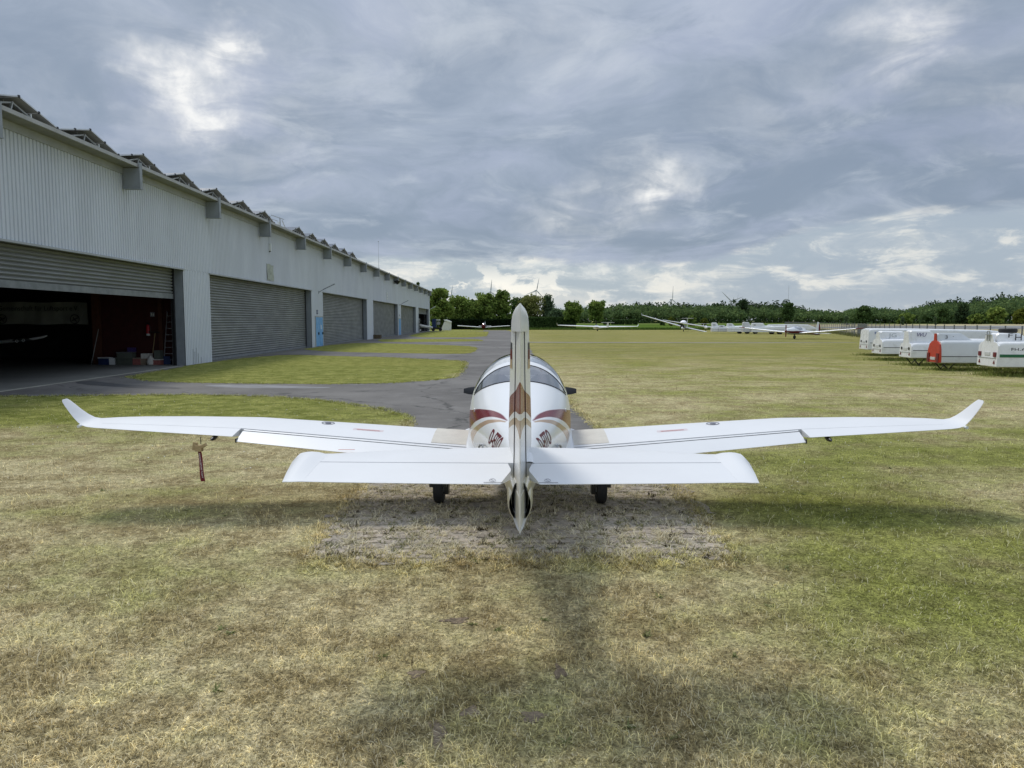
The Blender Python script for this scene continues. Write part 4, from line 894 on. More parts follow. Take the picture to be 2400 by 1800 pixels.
trailer('white trailer with pale JG letters on its fin housing, between KKAI and WU trailers',(20.1,42.2,0),R(-6),9.0,1.45,.38,.72,[(.03,1.12),(.2,1.15),(3,1.2),(6,1.17),(7.6,1.0),(9,.84)],(.03,1.15,1.60,.36),letters=[('JG',.30,M['tgr'],.42,1.27,.365,0,.42)])
trailer('white trailer with violet WU letters and black waist trim, beside the red-ended trailer',(19.2,37.4,0),R(-6),9.0,1.4,.40,.74,[(.03,1.05),(.2,1.09),(3,1.14),(6,1.12),(7.6,1.0),(9,.86)],(.03,.95,1.70,.40),letters=[('WU',.26,M['tpu'],.28,1.40,.36,.25,.44)])
trailer('silver white trailer with orange-red arched rear door and number 3 on its fin box',(18.5,33.6,0),R(-5),9.2,1.15,.36,.62,[(.03,1.26),(.2,1.30),(3,1.31),(6,1.28),(7.6,1.1),(9.2,.9)],(.02,1.0,1.62,.20),m=M['trailer3'],rear='red',letters=[('3',.21,M['tbk'],.30,1.38,.205,0,.10),('.',.25,M['tbk'],.62,1.46,.20,0,None)])
fh=trailer('white trailer with green stripe and FH letters, nearest the right edge',(18.95,30.5,0),R(-8),9.0,1.65,.38,.80,[(.03,1.30),(.2,1.34),(3,1.36),(6,1.33),(7.6,1.1),(9,.9)],(.12,.95,1.68,.44),rear='fh',stripe='green',letters=[('H',.36,M['tbk'],.68,1.39,.455,0,.24),('F',.22,M['tbk'],.44,1.50,.43,0,.16),('FH-653',.20,M['tbk'],.42,.97,.80,0,.72)])
ty=MB(); ty.lathe((0,0,0),(0,0,1),[(.17,-.075),(.29,-.085),(.325,-.05),(.325,.05),(.29,.085),(.17,.075)],26); ty=ty.build('spare_tyre',M['rubber'],None,smooth=40); ty.location=(19.62,30.45,1.765); tag(ty,'black spare tyre lying on the roof of the FH trailer','tyre')
b=MB(); b.bar((-.06,-.22,1.60),(-.06,.22,1.60),.03); b.bar((-.06,-.1,1.36),(-.06,-.1,1.74),.03); b.bar((-.06,.1,1.36),(-.06,.1,1.74),.03); b.bar((-.06,-.1,1.74),(-.06,.1,1.74),.03); b.build('ladder_bracket',M['galv'],fh)
GF='glider trailers parked far off beside the gliders'
for lab,x,y,w,dk,bx,lt,mm in (
 ('far white trailer lettered BC, leftmost of the distant trailer row',33.95,131,1.25,1.12,(.03,.75,1.86,.34),'BC',M['trailer']),
 ('far trailer with low fin housing between the BC and TO trailers',35.0,130.2,1.25,1.0,(.03,.8,1.42,.34),'PS',M['trailer2']),
 ('far white trailer lettered TO right of the BC trailer',36.15,129.5,1.3,1.12,(.03,.85,1.70,.36),'TO',M['trailer']),
 ('far white trailer with tall blank fin housing left of the W trailer',37.6,125.6,1.35,1.05,(.03,.9,1.95,.40),'',M['trailer2']),
 ('far white trailer lettered W, nearest to the red motor glider',38.75,124.6,1.3,1.10,(.03,1.75,1.80,.38),'W',M['trailer'])):
    trailer(lab,(x,y,0),R(-4),9.0 if lt!='W' else 8.6,w,.36,.72,[(.03,dk),(.2,dk+.03),(3,dk+.12),(6,dk+.25),(7.2,dk+.22),(8.4,.95)],bx,m=mm,group=GF,far=True,legs=False,letters=[(lt,.36,M['tbk'],.22,1.36 if lt!='PS' else 1.1,.38,0,None)] if lt else ())
trailer('far plain white trailer mostly hidden behind the red motor glider',(44.2,133,0),R(-4),8.,1.4,.36,.75,[(.03,1.45),(.2,1.5),(4,1.55),(6.6,1.5),(8.,.95)],None,group=GF,legs=False)
# ------------------------------------------------------------------ gliders
def glider(label,loc,yaw,roll,span,dih,m=None,tz=1.45,ttail=True,canopy_open=False,kind='glider',winglet=True,fz=.62):
    g=thing('glider',label,kind,loc,yaw,'gliders parked out on the field')
    m=m or M['paint']
    b=MB(); st=((2.3,.05,.0),(2.15,.16,0),(1.7,.27,.02),(1.0,.32,.04),(.2,.30,.03),(-.6,.2,.04),(-1.6,.12,.06),(-3.4,.085,.1),(-4.2,.07,.12),(-4.4,.03,.12))
    b.rings([[(r*math.cos(a),y,fz+dz+r*1.15*math.sin(a)) for a in [2*math.pi*k/14 for k in range(14)]] for y,r,dz in st],True,True); f=b.build('fuselage',m,g,smooth=60)
    b=MB(); b.rings([[(r*math.cos(a),y,fz+.12+h*math.sin(a)) for a in [math.pi*k/10 for k in range(11)]] for y,r,h in ((2.0,.1,.1),(1.6,.24,.30),(1.0,.29,.38),(.45,.26,.33),(.1,.16,.2))],False,False)
    cn=b.build('canopy',M['rglass'],g,smooth=60)
    if canopy_open:
        cn.location=(0,-.4,.62); cn.scale=(2.3,1,1.35); cn.data.materials[0]=M['shade']; b=MB(); b.rings([[(x,y,z) for x,z in ((-.42,.75),(.42,.75),(.30,1.38),(-.30,1.38))] for y in (.1,1.9)],True,True); b.build('cockpit_shade_block',M['black'],g)  # solid black block stands in for the shade inside the open cockpit
    hs=span/2
    for s in (-1,1):
        secs=[]
        for k,(q,ch,dz) in enumerate(((0,.9,0),(.35,.8,.34),(.7,.6,.7),(.93,.42,.96),(1.,.28,1.06))):
            x=s*(.2+q*(hs-.2)); h=q*hs*math.tan(R(dih))*(.7+.3*q); z=fz+.18+h
            X=x*math.cos(roll)-0; Z=z+ -s*0 + x*math.sin(-roll)
            secs.append(((X,.35-.0*q,Z),ch,.34,.03))
        if winglet: lx,ly,lz=secs[-1][0]; secs+= [((lx+s*.08,ly-.06,lz+.10),.24,.12,.03),((lx+s*.16,ly-.16,lz+.42),.14,.1,.03)]
        b=MB(); foil(b,secs if s>0 else secs[::-1],0,1.,0,0,9); b.build('wing',m,g,smooth=45)
    b=MB(); vf=[(fz+.05,-3.5,-4.1,-4.45),(fz+.5,-3.62,-4.12,-4.47),(tz,-3.82,-4.2,-4.5)]
    b.rings([[(.045,(a+h)/2,z),(.035,h,z),(0,t_,z),(-.035,h,z),(-.045,(a+h)/2,z),(0,a,z)] for z,a,h,t_ in vf],True,True); b.build('fin',m,g,smooth=30)
    b=MB(); z=tz+.02 if ttail else fz+.25
    foil(b,[((x,-3.85-abs(x)*.08,z),.5-.14*abs(x),.1,0) for x in (-1.25,-.6,0,.6,1.25)],0,1.,0,0,7); b.build('tailplane',m,g,smooth=40)
    b=MB(); b.lathe((0,.45,.2),(1,0,0),[(.06,-.06),(.17,-.06),(.2,0),(.17,.06),(.06,.06)],14); b.build('wheel',M['rubber'],g)
    return g
gg=glider('white T-tailed glider seen from behind, alone in front of the green meadow',(18.2,162.,0),R(17),R(.9),15.7,1.2,tz=1.55,fz=.62); gg.scale=(1.16,1.16,1.16)
glider('white glider with canopy propped open and its left wing tip high in the air',(34.6,155.,0),R(158),R(-14.0),17.5,2.2,canopy_open=True,tz=2.65,fz=.72)
glider('white glider half hidden behind the BC trailer, only one long wing showing',(41.2,164.,0),R(172),R(-7),18.,2.0,tz=1.5,fz=.75)
# small red nosed motor plane far away
def lowwing(label,loc,yaw,span,cat='aircraft'):
    g=thing('motor_plane',label,cat,loc,yaw)
    b=MB(); b.rings([[(r*math.cos(a),y,.86+r*1.2*math.sin(a)) for a in [2*math.pi*k/14 for k in range(14)]] for y,r in ((1.9,.25),(1.7,.40),(.8,.46),(0,.42),(-1.4,.25),(-3.6,.09))],True,True); b.build('fuselage',M['redp'],g,smooth=60)
    b=MB(); b.rings([[(r*math.cos(a),y,1.2+h*math.sin(a)) for a in [math.pi*k/10 for k in range(11)]] for y,r,h in ((.95,.3,.15),(.5,.40,.52),(-.2,.36,.48),(-.9,.2,.1))],False,False); b.build('canopy',M['rglass'],g,smooth=60)
    for s in (-1,1):
        secs=[((s*x,.55,z),c,.16,.04) for x,z,c in ((.3,.62,1.4),(span*.25,.80,1.35),(span*.47,.98,1.25),(span*.5,1.0,1.0))]
        b=MB(); foil(b,secs if s>0 else secs[::-1],0,1.,0,0,9); b.build('wing',M['paint'],g,smooth=40)
        b=MB(); b.tube([(s*1.1,.3,.6),(s*1.15,.3,.2)],.05,6); b.lathe((s*1.15,.3,.2),(1,0,0),[(.06,-.06),(.17,-.06),(.2,0),(.17,.06),(.06,.06)],12); b.build('main_gear',M['rubber'],g)
    b=MB(); b.rings([[(.04,-3.1,z),(0,y1,z),(-.04,-3.1,z),(0,y0,z)] for z,y0,y1 in ((.9,-2.6,-3.7),(1.7,-3.0,-3.75),(1.95,-3.2,-3.7))],True,True); b.build('fin',M['lamp'],g)
    b=MB(); foil(b,[((x,-2.9,.95),.7,.1,0) for x in (-1.5,0,1.5)],0,1.,0,0,7); b.build('tailplane',M['paint'],g)
    b=MB(); b.box(-.9,.9,1.93,1.96,.80,.9); b.build('propeller_blade',M['black'],g)
    return g
lowwing('small red bodied plane with white wings standing before the dark hedge',(-6.75,184.5,0),R(176),12.6)
def motorglider():
    g=thing('motor_glider','red and white motor glider with drooping propeller and red wing tip beside the fence','motor glider',(34.2,91.6,0),R(131))
    m=M['paint']
    st=((3.05,.10,.98,.12),(2.85,.30,.98,.30),(2.2,.42,.95,.40),(1.3,.46,.98,.46),(.2,.43,.95,.44),(-1.,.30,.84,.34),(-2.4,.20,.70,.24),(-4.2,.12,.55,.16),(-4.9,.06,.5,.1))
    def ring(y,r,z,h,a0,a1,n): return [(r*math.cos(a),y,z+h*math.sin(a)) for a in [a0+(a1-a0)*k/n for k in range(n+1)]]
    for nm,mm,a0,a1,o in (('upper_fuselage',m,0,180,1),('red_cheat_band',M['redp'],-38,0,1),('red_cheat_band',M['redp'],180,218,1),('belly',M['trim'],218,322,1)):
        b=MB(); b.rings([ring(y,r,z,h,R(a0),R(a1),8) for y,r,z,h in st],False,False); b.build(nm,mm,g,smooth=60,fix=False)
    b=MB(); b.rings([ring(y,r,1.05,h,0,math.pi,10) for y,r,h in ((1.9,.2,.2),(1.5,.40,.42),(.8,.44,.52),(.1,.40,.45),(-.5,.25,.15))],False,False); b.build('canopy',M['rglass'],g,smooth=60)
    for s in (-1,1):
        secs=[((s*x,.75-.02*x,z),c,.16,.04) for x,z,c in ((.35,.72,1.35),(3.,.92,1.25),(7.0,1.28,.95))]
        tipm=[((s*x,.6-.1*(x-7),z),c,.14,.04) for x,z,c in ((7.0,1.28,.95),(7.6,1.34,.7),(7.9,1.36,.35))]
        b=MB(); foil(b,secs if s>0 else secs[::-1],0,1.,0,0,9); w_=b.build('wing',m,g,smooth=40)
        b=MB(); foil(b,tipm if s>0 else tipm[::-1],0,1.,0,0,9); b.build('wing_tip',M['redp'],w_,smooth=40)
    b=MB(); fv=[(.55,-3.7,-4.5),(1.3,-4.0,-4.55),(2.0,-4.25,-4.62)]
    b.rings([[(.05,(a+c)/2,z),(.035,c,z),(-.035,c,z),(-.05,(a+c)/2,z),(0,a,z)] for z,a,c in fv],True,True); b.build('fin',m,g)
    b=MB(); b.rings([[(.035,c-.01,z),(0,d,z),(-.035,c-.01,z)] for z,c,d in ((.45,-4.5,-5.0),(1.3,-4.55,-5.05),(1.75,-4.6,-4.95))],True,True); b.build('rudder',M['redp'],g)
    b=MB(); foil(b,[((x,-4.2,.62),.75-.1*abs(x),.1,0) for x in (-1.6,0,1.6)],0,1.,0,0,7); b.build('tailplane',m,g)
    b=MB(); b.tube([(0,1.1,.6),(0,1.1,.25)],.06,6); b.lathe((0,1.1,.23),(1,0,0),[(.08,-.07),(.2,-.07),(.23,0),(.2,.07),(.08,.07)],16); b.build('main_wheel',M['rubber'],g)
    b=MB(); b.box(-.06,.06,3.06,3.10,.30,1.66); b.build('propeller_blade',M['darkred'],g); b=MB(); b.lathe((0,3.02,.98),(0,1,0),[(.12,0),(.09,.12),(.01,.2)],12); b.build('spinner',M['redp'],g)
    return g
motorglider()
# ------------------------------------------------------------------ things by the hangar
t=thing('winch_truck','dark blue winch trailer with a cable drum at the far end of the hangar','winch',(-15.75,162.,0),0)
b=MB(); b.box(-1.0,.95,-.7,.7,.55,.78); b.build('chassis',M['black'],t); b=MB(); b.box(-1.0,-.2,-.7,.7,.78,2.55); b.build('engine_cabin',M['darkblue'],t); b=MB(); b.box(-.1,.6,-.55,.5,2.25,2.45); b.build('roof_panel',M['lamp'],t)
b=MB(); b.lathe((.32,-.3,1.65),(0,1,0),[(.1,-.3),(.36,-.3),(.36,-.24),(.22,-.22),(.22,.2),(.36,.22),(.36,.28),(.1,.28)],18); b.build('cable_drum',M['galv'],t,smooth=30)
b=MB(); b.tube([(.85,-.2,.8),(.8,-.2,1.9),(.3,0,2.3)],.05,6); b.bar((-.1,0,.8),(.6,.3,2.2),.06); b.build('guard_frame',M['black'],t)
for x in (-.75,.75):
    b=MB(); b.lathe((x,-.72,.36),(0,1,0),[(.12,-.1),(.33,-.1),(.36,0),(.33,.1),(.12,.1)],16); b.build('wheel',M['rubber'],t)
t=thing('fabric_hood','pale fabric cover with a white rounded top beside the winch trailer','cover',(-15.2,176.,0),0)
b=MB(); b.rings([[(x0,-.7,z),(x1,-.7,z),(x1,.7,z),(x0,.7,z)] for x0,x1,z in ((-1.1,1.25,0.02),(-.6,1.3,1.0),(-.2,1.3,2.0))],True,True); b.build('side_cloth',M['twh'],t)
b=MB(); b.rings([[(-.35,y,2.45-.02*abs(y)),(.2,y,2.45),(1.0,y,2.15),(1.4,y,1.95),(1.4,y,1.8),(.8,y,1.9),(-.1,y,2.15)] for y in (-.85,0,.85)],True,True); b.build('top_cloth',M['lamp'],t,smooth=40)
t=thing('flatbed_trailer','low trailer carrying a white wrapped wing before the last hangar door','trailer',(-17.1,152.,0),R(8))
b=MB(); b.box(-1.4,1.2,-.5,.5,.42,.52); b.build('bed',M['black'],t); b=MB(); b.tube([(-1.3,0,1.25),(-.4,0,1.05),(.9,0,.88),(1.45,0,.80)],[.33,.32,.26,.2],10); b.build('wrapped_load',M['twh'],t,smooth=60)
for x in (-1.0,):
    b=MB(); b.lathe((x,-.5,.33),(0,1,0),[(.1,-.08),(.3,-.08),(.33,0),(.3,.08),(.1,.08)],14); w_=b.build('wheel',M['rubber'],t); b=MB(); b.disc((x,-.55,.33),(0,1,0),.17,.12,12); b.build('rim',M['lamp'],w_)
t=thing('tool_rack','tall dark rack of tools leaning by the last hangar door','rack',(-17.2,143.,0),0)
b=MB(); b.box(-.05,.05,-.6,-.5,0,2.6); b.box(-.05,.05,.5,.6,0,2.6); b.each('upright',M['galv'],t); b=MB()
for z in (.6,1.1,1.6,2.1): b.box(-.05,.28,-.5,.5,z,z+.14)
b.each('shelf',M['black'],t)
t=thing('wooden_planter','low brown wooden box standing at the foot of a hangar pier','planter',(-16.2,92.6,0),HR)
b=MB()
for k in range(3): b.box(-.42,.42,-.55,-.5,.02+.16*k,.16+.16*k); b.box(-.42,.42,.5,.55,.02+.16*k,.16+.16*k)
b.each('plank',mat('weathered_planks',(.10,.075,.045),.85,var=.2,vs=4),t); b=MB(); b.box(-.45,-.4,-.5,.5,.02,.5); b.box(.4,.45,-.5,.5,.02,.5); b.each('end_board',bpy.data.materials['weathered_planks'],t)
# ------------------------------------------------------------------ inside the open hangar door
def hthing(name,label,cat,t,x,z=.008,group=None,rz=0): return thing(name,label,cat,hw_(t,x,z),HR+rz,group)
bn=hthing('banner','pale cloth banner with dark lettering hung in the dark hangar','banner',1.9,-7.9,0)
b=MB(); N1,N2=24,6
b.rings([[(-2.35+4.7*i/N1,.05*math.sin(i*.7+j*.4)+.03*math.sin(i*1.9),3.08-.02*math.cos(i*.5)-1.1*j/N2) for i in range(N1+1)] for j in range(N2+1)],closed=False); b.build('cloth',M['banner'],bn,smooth=80)
text('Gemeinschaft für Luftsport e.V.',.34,M['tbk'],bn,Matrix.Translation((-2.05,-.10,2.66))@Matrix.Rotation(R(90),4,'X'),width=4.0)
for x in (-1.85,1.75):
    b=MB(); b.tube([(x+.22*math.cos(a),-.10,2.24+.22*math.sin(a)) for a in [2*math.pi*k/24 for k in range(25)]],.022,5); b.bar((x-.13,-.1,2.16),(x+.15,-.1,2.30),.05); b.bar((x-.08,-.1,2.32),(x+.08,-.1,2.12),.04); b.build('round_emblem',M['tbk'],bn)
wt=hthing('stored_wing','white glider wing tip with a black band poking out of the dark hangar','wing',-3.,-7.85,-.36)
foil_b=MB(); foil(foil_b,[((x,0,z),c,.27,.0) for x,z,c in ((-3.,1.25,.9),(0,1.47,.62),(1.85,1.66,.5))],0,1.,0,0,9); foil_b.build('wing_skin',M['wing'],wt,smooth=50)
b=MB(); foil(b,[((x,.004,z),c,.275,.0) for x,z,c in ((1.852,1.66,.51),(2.55,1.73,.46))],0,1.,0,0,9); b.build('black_band',M['black'],wt,smooth=50)
b=MB(); foil(b,[((x,0,z),c,.27,.0) for x,z,c in ((2.552,1.73,.45),(2.95,1.80,.33),(3.1,1.86,.15))],0,1.,0,0,9); b.build('wing_end',M['wing'],wt,smooth=50)
for x in (2.05,2.33):
    b=MB(); b.tube([(x+.055*math.cos(a),-.48,1.63+.05*(x-2)*2+.055*math.sin(a)) for a in [2*math.pi*k/14 for k in range(15)]],.014,5); b.build('round_mark',M['lamp'],wt)
ld=hthing('ladder','light metal ladder leaning against the dark red brick wall','ladder',.95,-1.15)
b=MB(); b.bar((-.28,0,0),(-.12,.25,2.62),.05,.03); b.bar((.16,0,0),(.2,.25,2.62),.05,.03); b.each('rail',M['alu'],ld)
for k in range(8):
    b=MB(); z=.22+.31*k; f=z/2.62; b.bar((-.28+.16*f,.25*f,z),(.16+.04*f,.25*f,z),.03); b.build('rung',M['alu'],ld)
for x,tl,h,lb in ((-.86,.02,2.4,'thin pale pole leaning right of the ladder in the hangar'),(-.78,.03,2.5,'second thin pole leaning nearest the door jamb in the hangar'),(-4.95,.35,1.75,'long pale pole leaning left of the brown post in the hangar')):
    p=hthing('pole',lb,'pole',.9,x); b=MB(); b.bar((0,0,0),(tl,.15,h),.022); b.build('shaft',M['galv'],p)
ex=hthing('fire_extinguisher','red fire extinguisher hung on the dark brick wall','fire extinguisher',1.25,-2.28,0)
b=MB(); b.lathe((0,0,1.45),(0,0,1),[(.02,-.0),(.085,.02),(.085,.42),(.05,.5),(.03,.52)],14); b.build('cylinder',mat('extinguisher_red',(.5,.02,.03),.35),ex,smooth=50); b=MB(); b.box(-.05,.07,-.04,.04,1.97,2.05); b.tube([(.06,0,2.0),(.13,0,1.8),(.11,0,1.5)],.016,6); b.build('valve',M['black'],ex); b=MB(); b.lathe((0,0,1.42),(0,0,1),[(.087,.0),(.087,.1)],14); b.build('base_band',M['lamp'],ex)
sg=hthing('safety_sign','small white safety sign on the brick wall above the extinguisher','sign',1.33,-2.02,0); b=MB(); b.box(-.16,.06,0,.01,2.35,2.58); b.build('sign_plate',M['greymark'],sg)
b=MB(); b.box(-.13,-.06,-.005,.0,2.40,2.54); b.box(-.02,.03,-.005,.0,2.38,2.52); b.each('pictogram',M['lamp'],sg)
br=hthing('broom','broom leaning on the brick wall beside the extinguisher','broom',1.1,-1.95); b=MB(); b.bar((-.15,0,.06),(.02,.15,1.55),.03); b.build('handle',M['wood'],br); b=MB(); b.bar((-.28,.1,1.6),(.25,.1,1.57),.05); b.build('head',M['black'],br)
def boxx(name,label,cat,t,x,w,d,h,m,z=.008,lid=None,open_=False):
    o=hthing(name,label,cat,t,x,z,None,random.uniform(-.12,.12)); b=MB(); b.box(-w/2,w/2,-d/2,d/2,0,h*(.86 if lid else 1)); b.build('body',m,o)
    if lid: b=MB(); b.box(-w/2-.015,w/2+.015,-d/2-.015,d/2+.015,h*.86,h); b.build('lid',lid,o)
    return o
boxx('plastic_tub','dark blue tub with white rim left of the brown post foot','tub',.9,-4.25,.5,.4,.36,M['darkblue'],lid=M['lamp']); boxx('bucket','white bucket beside the dark blue tub','bucket',.85,-3.85,.28,.28,.33,M['lamp'])
boxx('crate','grey green crate at the bottom of the crate stack','crate',.9,-3.2,.85,.5,.32,M['cratem'],lid=M['cratem']); boxx('crate','grey green crate on top of the crate stack','crate',.9,-3.22,.75,.45,.3,M['cratem'],.33,lid=M['steel'])
boxx('toolbox','small violet box lying on the crate stack','box',.92,-2.96,.3,.3,.2,M['tpu'],.64)
boxx('carton','red and white carton between the crates and the cream boxes','carton',.8,-2.62,.36,.36,.34,M['box2'],lid=M['card']); boxx('carton','cream carton at the bottom of the cream stack','carton',.85,-2.2,.48,.4,.3,M['card']); boxx('carton','cream carton on top of the cream stack','carton',.85,-2.2,.42,.36,.24,M['bagm'],.31)
boxx('carton','red printed carton left of the ladder','carton',.7,-1.62,.42,.34,.27,M['box2'],lid=M['bagm']); boxx('carton','grey carton on top of the red printed carton','carton',.75,-1.58,.3,.3,.42,M['cratem'],.29); boxx('plastic_tub','blue tub behind the foot of the ladder','tub',1.05,-1.32,.4,.25,.4,M['darkblue'])
sk=hthing('sack','white sack slumped between two cartons','sack',.62,-1.92); b=MB(); b.lathe((0,0,0),(0,0,1),[(.02,0),(.17,.02),(.19,.15),(.13,.33),(.05,.42),(.08,.47)],12); b.build('cloth',M['bagm'],sk,smooth=60)
# ------------------------------------------------------------------ vegetation
def leaf_mesh(name,P,size,m,parent=None,up=0.,stretch=1.,rnd=None):
    P=np.asarray(P,float); n=len(P); size=np.broadcast_to(size,(n,)).astype(float)
    a=rng.normal(size=(n,3)); a[:,2]+=up; a/=np.linalg.norm(a,axis=1)[:,None]
    u=np.cross(a,rng.normal(size=(n,3))); u/=np.linalg.norm(u,axis=1)[:,None]; v=np.cross(a,u)
    s=(size*rng.uniform(.6,1.3,n))[:,None]; u=u*s*.5*stretch; v=v*s*.5
    V=np.stack([P-u-v*.6,P+u*.2-v,P+u+v*.5,P-u*.3+v],1).reshape(-1,3)
    return np_mesh(name,V,n,4,m,rng.uniform(0,1,n) if rnd is None else rnd,parent)
def np_mesh(name,V,n,k,m,rnd,parent=None,extra=None):
    me=bpy.data.meshes.new(name); me.vertices.add(len(V)); me.vertices.foreach_set('co',np.ascontiguousarray(V,np.float32).ravel())
    me.loops.add(n*k); me.loops.foreach_set('vertex_index',np.arange(n*k,dtype=np.int32)); me.polygons.add(n)
    me.polygons.foreach_set('loop_start',np.arange(0,n*k,k,dtype=np.int32)); me.update(calc_edges=True)
    at=me.attributes.new('rnd','FLOAT','FACE'); at.data.foreach_set('value',np.ascontiguousarray(rnd,np.float32))
    me.materials.append(m); return link(name,me,parent)
LF=dict(mid=leaf_mat('broadleaf_foliage',(.075,.135,.028),(.32,.40,.10)),dark=leaf_mat('dark_foliage',(.05,.09,.032),(.12,.18,.055)),  # broadleaf pale end raised: highlights of lit leaf clumps put into the colour
 will=leaf_mat('willow_foliage',(.08,.13,.065),(.165,.225,.115)),yel=leaf_mat('yellow_green_foliage',(.10,.13,.02),(.19,.21,.045)),
 hedge=leaf_mat('clipped_hedge_foliage',(.010,.020,.009),(.026,.044,.016)),pine=leaf_mat('pine_foliage',(.04,.07,.033),(.085,.125,.052)),
 wood=leaf_mat('far_wood_foliage',(.075,.125,.05),(.20,.27,.095)),rust=leaf_mat('ripe_hawthorn_foliage',(.10,.13,.035),(.31,.31,.11)),weed=leaf_mat('weed_leaves',(.15,.17,.06),(.29,.31,.14)))
def crown_points(h0,h1,rx,ry,nl,nleaf,shape='round'):
    out=[]; sz=[]; nin=nleaf//5
    H=h1-h0
    for k in range(nl):
        f=(k+.5)/nl; f=f**.85; z=h0+H*f
        env={'round':math.sin(math.pi*min(1,max(.0,.12+.80*f)))**.6,'cone':(1-f)**.75*.98+.05,'tall':math.sin(math.pi*(.15+.78*f))**.5,'umb':(.55+.5*f)*(1 if f<.8 else .75)}[shape]
        a=k*2.39996+random.uniform(-.5,.5); r=random.uniform(.25,1.)**.6*env*random.uniform(.72,1.12)
        out.append((rx*r*math.cos(a),ry*r*math.sin(a),z+random.uniform(-.05,.05)*H)); sz.append(random.uniform(.75,1.3))
    pts=[]; bright=[]
    R0=.36*min((rx+ry)/2,H*.5)
    for (x,y,z),s in zip(out,sz):
        n=max(6,nleaf//nl); d=rng.normal(size=(n,3)); d/=np.linalg.norm(d,axis=1)[:,None]; r=R0*s*rng.uniform(.35,1.05,n)[:,None]
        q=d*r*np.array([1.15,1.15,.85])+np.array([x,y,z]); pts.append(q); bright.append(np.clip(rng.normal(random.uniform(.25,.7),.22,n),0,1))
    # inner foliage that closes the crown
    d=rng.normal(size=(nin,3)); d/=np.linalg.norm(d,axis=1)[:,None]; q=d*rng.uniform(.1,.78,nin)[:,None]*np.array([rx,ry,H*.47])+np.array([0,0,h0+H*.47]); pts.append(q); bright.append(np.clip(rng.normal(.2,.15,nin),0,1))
    return np.concatenate(pts),np.concatenate(bright)
def tree(label,x,y,h,w,base,m,shape='round',nl=34,nleaf=3000,leaf=.42,group='trees behind the hedge',trunk=.16,name='broadleaf_tree',cat='tree',depth=None):
    t=thing(name,label,cat,(x,y,0),random.uniform(-.2,.2),group); t['h']=0
    b=MB(); top=h*.82; b.tube([(0,0,-.1),(.05*w*random.uniform(-1,1),.02,base*.6+.3),(.04*w*random.uniform(-1,1),0,base+.25*(h-base)),(0,0,top)],[trunk*1.2,trunk*.95,trunk*.7,trunk*.15],7)
    for k in range(6):
        a=random.uniform(0,6.28); z=base*.8+(h-base)*random.uniform(.02,.5); l=w*random.uniform(.2,.42)
        b.tube([(0,0,z),(l*.5*math.cos(a),l*.5*math.sin(a),z+l*.45),(l*math.cos(a),l*math.sin(a),z+l*.95)],[trunk*.45,trunk*.3,trunk*.1],5)
    b.build('trunk',M['bark'],t,smooth=50)
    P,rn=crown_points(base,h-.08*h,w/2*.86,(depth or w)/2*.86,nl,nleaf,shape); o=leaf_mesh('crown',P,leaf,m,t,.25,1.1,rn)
    return t
K=lambda u,Y:(u-1200)/1800*Y
for lab,u,Y,v,wpx,base,m,sh,nl,nf in (
 ('tall dark green tree right against the far end of the hangar',1027,196,672,62,.6,'mid','tall',40,5000),
 ('broad bushy tree second from the hangar end',1078,203,695,80,.8,'mid','round',44,5200),
 ('low dark tree filling the gap behind the red bodied plane',1112,214,700,50,.8,'dark','round',30,2600),
 ('rounded light green tree above the red bodied plane',1137,203,687,62,.8,'mid','round',40,4200),
 ('tallest pointed tree just left of the aircraft fin',1176,205,678,56,.8,'mid','tall',42,4600),
 ('dull olive tree hidden behind the aircraft fin',1212,246,694,46,.8,'dark','round',30,2600),
 ('broad yellowish hawthorn tree just right of the aircraft fin',1242,243,690,76,.7,'rust','round',46,5200),
 ('pale conical willow right of the hawthorn tree',1283,246,690,52,.6,'will','cone',44,4200),
 ('low grey green willow bush at the right end of the hedge',1301,238,724,52,.1,'will','round',26,2400),
 ('spreading tree with visible trunk left of the lone oak',1343,236,707,52,2.2,'mid','round',36,3400),
 ('lone oak tree with bare trunk above the parked T-tailed glider',1396,228,705,56,2.4,'mid','umb',38,3800),
 ('dark tree showing over the roof near the hangar end',977,230,652,26,3.,'dark','tall',14,1000)):
    tree(lab,K(u,Y),Y,2.15+(752-v)/1800*Y,wpx/1800*Y,base,LF[m],sh,nl,nf,.46 if sh!='cone' else .40)
# clipped hedge
def hedge(label,x0,x1,y,z1,dep,n,m=LF['hedge'],leaf=.34,name='hedge',group=None):
    t=thing(name,label,'hedge',((x0+x1)/2,y,0),0,group); L=x1-x0
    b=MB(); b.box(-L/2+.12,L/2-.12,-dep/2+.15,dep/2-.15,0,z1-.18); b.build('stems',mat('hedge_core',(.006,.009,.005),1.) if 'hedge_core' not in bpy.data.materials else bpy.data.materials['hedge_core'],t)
    P=np.stack([rng.uniform(-L/2,L/2,n),np.where(rng.random(n)<.6,-dep/2,rng.uniform(-dep/2,dep/2,n))+rng.normal(0,.07,n),rng.uniform(0,1,n)**.8*z1],1)
    k=rng.random(n)<.3; P[k,2]=z1+rng.normal(0,.06,k.sum()); P[k,1]=rng.uniform(-dep/2,dep/2,k.sum()); leaf_mesh('foliage',P,leaf,m,t); return t
hedge('dark clipped hedge running behind the red bodied plane',-17.2,2.6,194.,2.45,1.2,7000)
hedge('dark overgrown hedge under the hawthorn tree right of the fin',3.2,19.5,236.,3.1,1.6,5200,LF['dark'],.5)
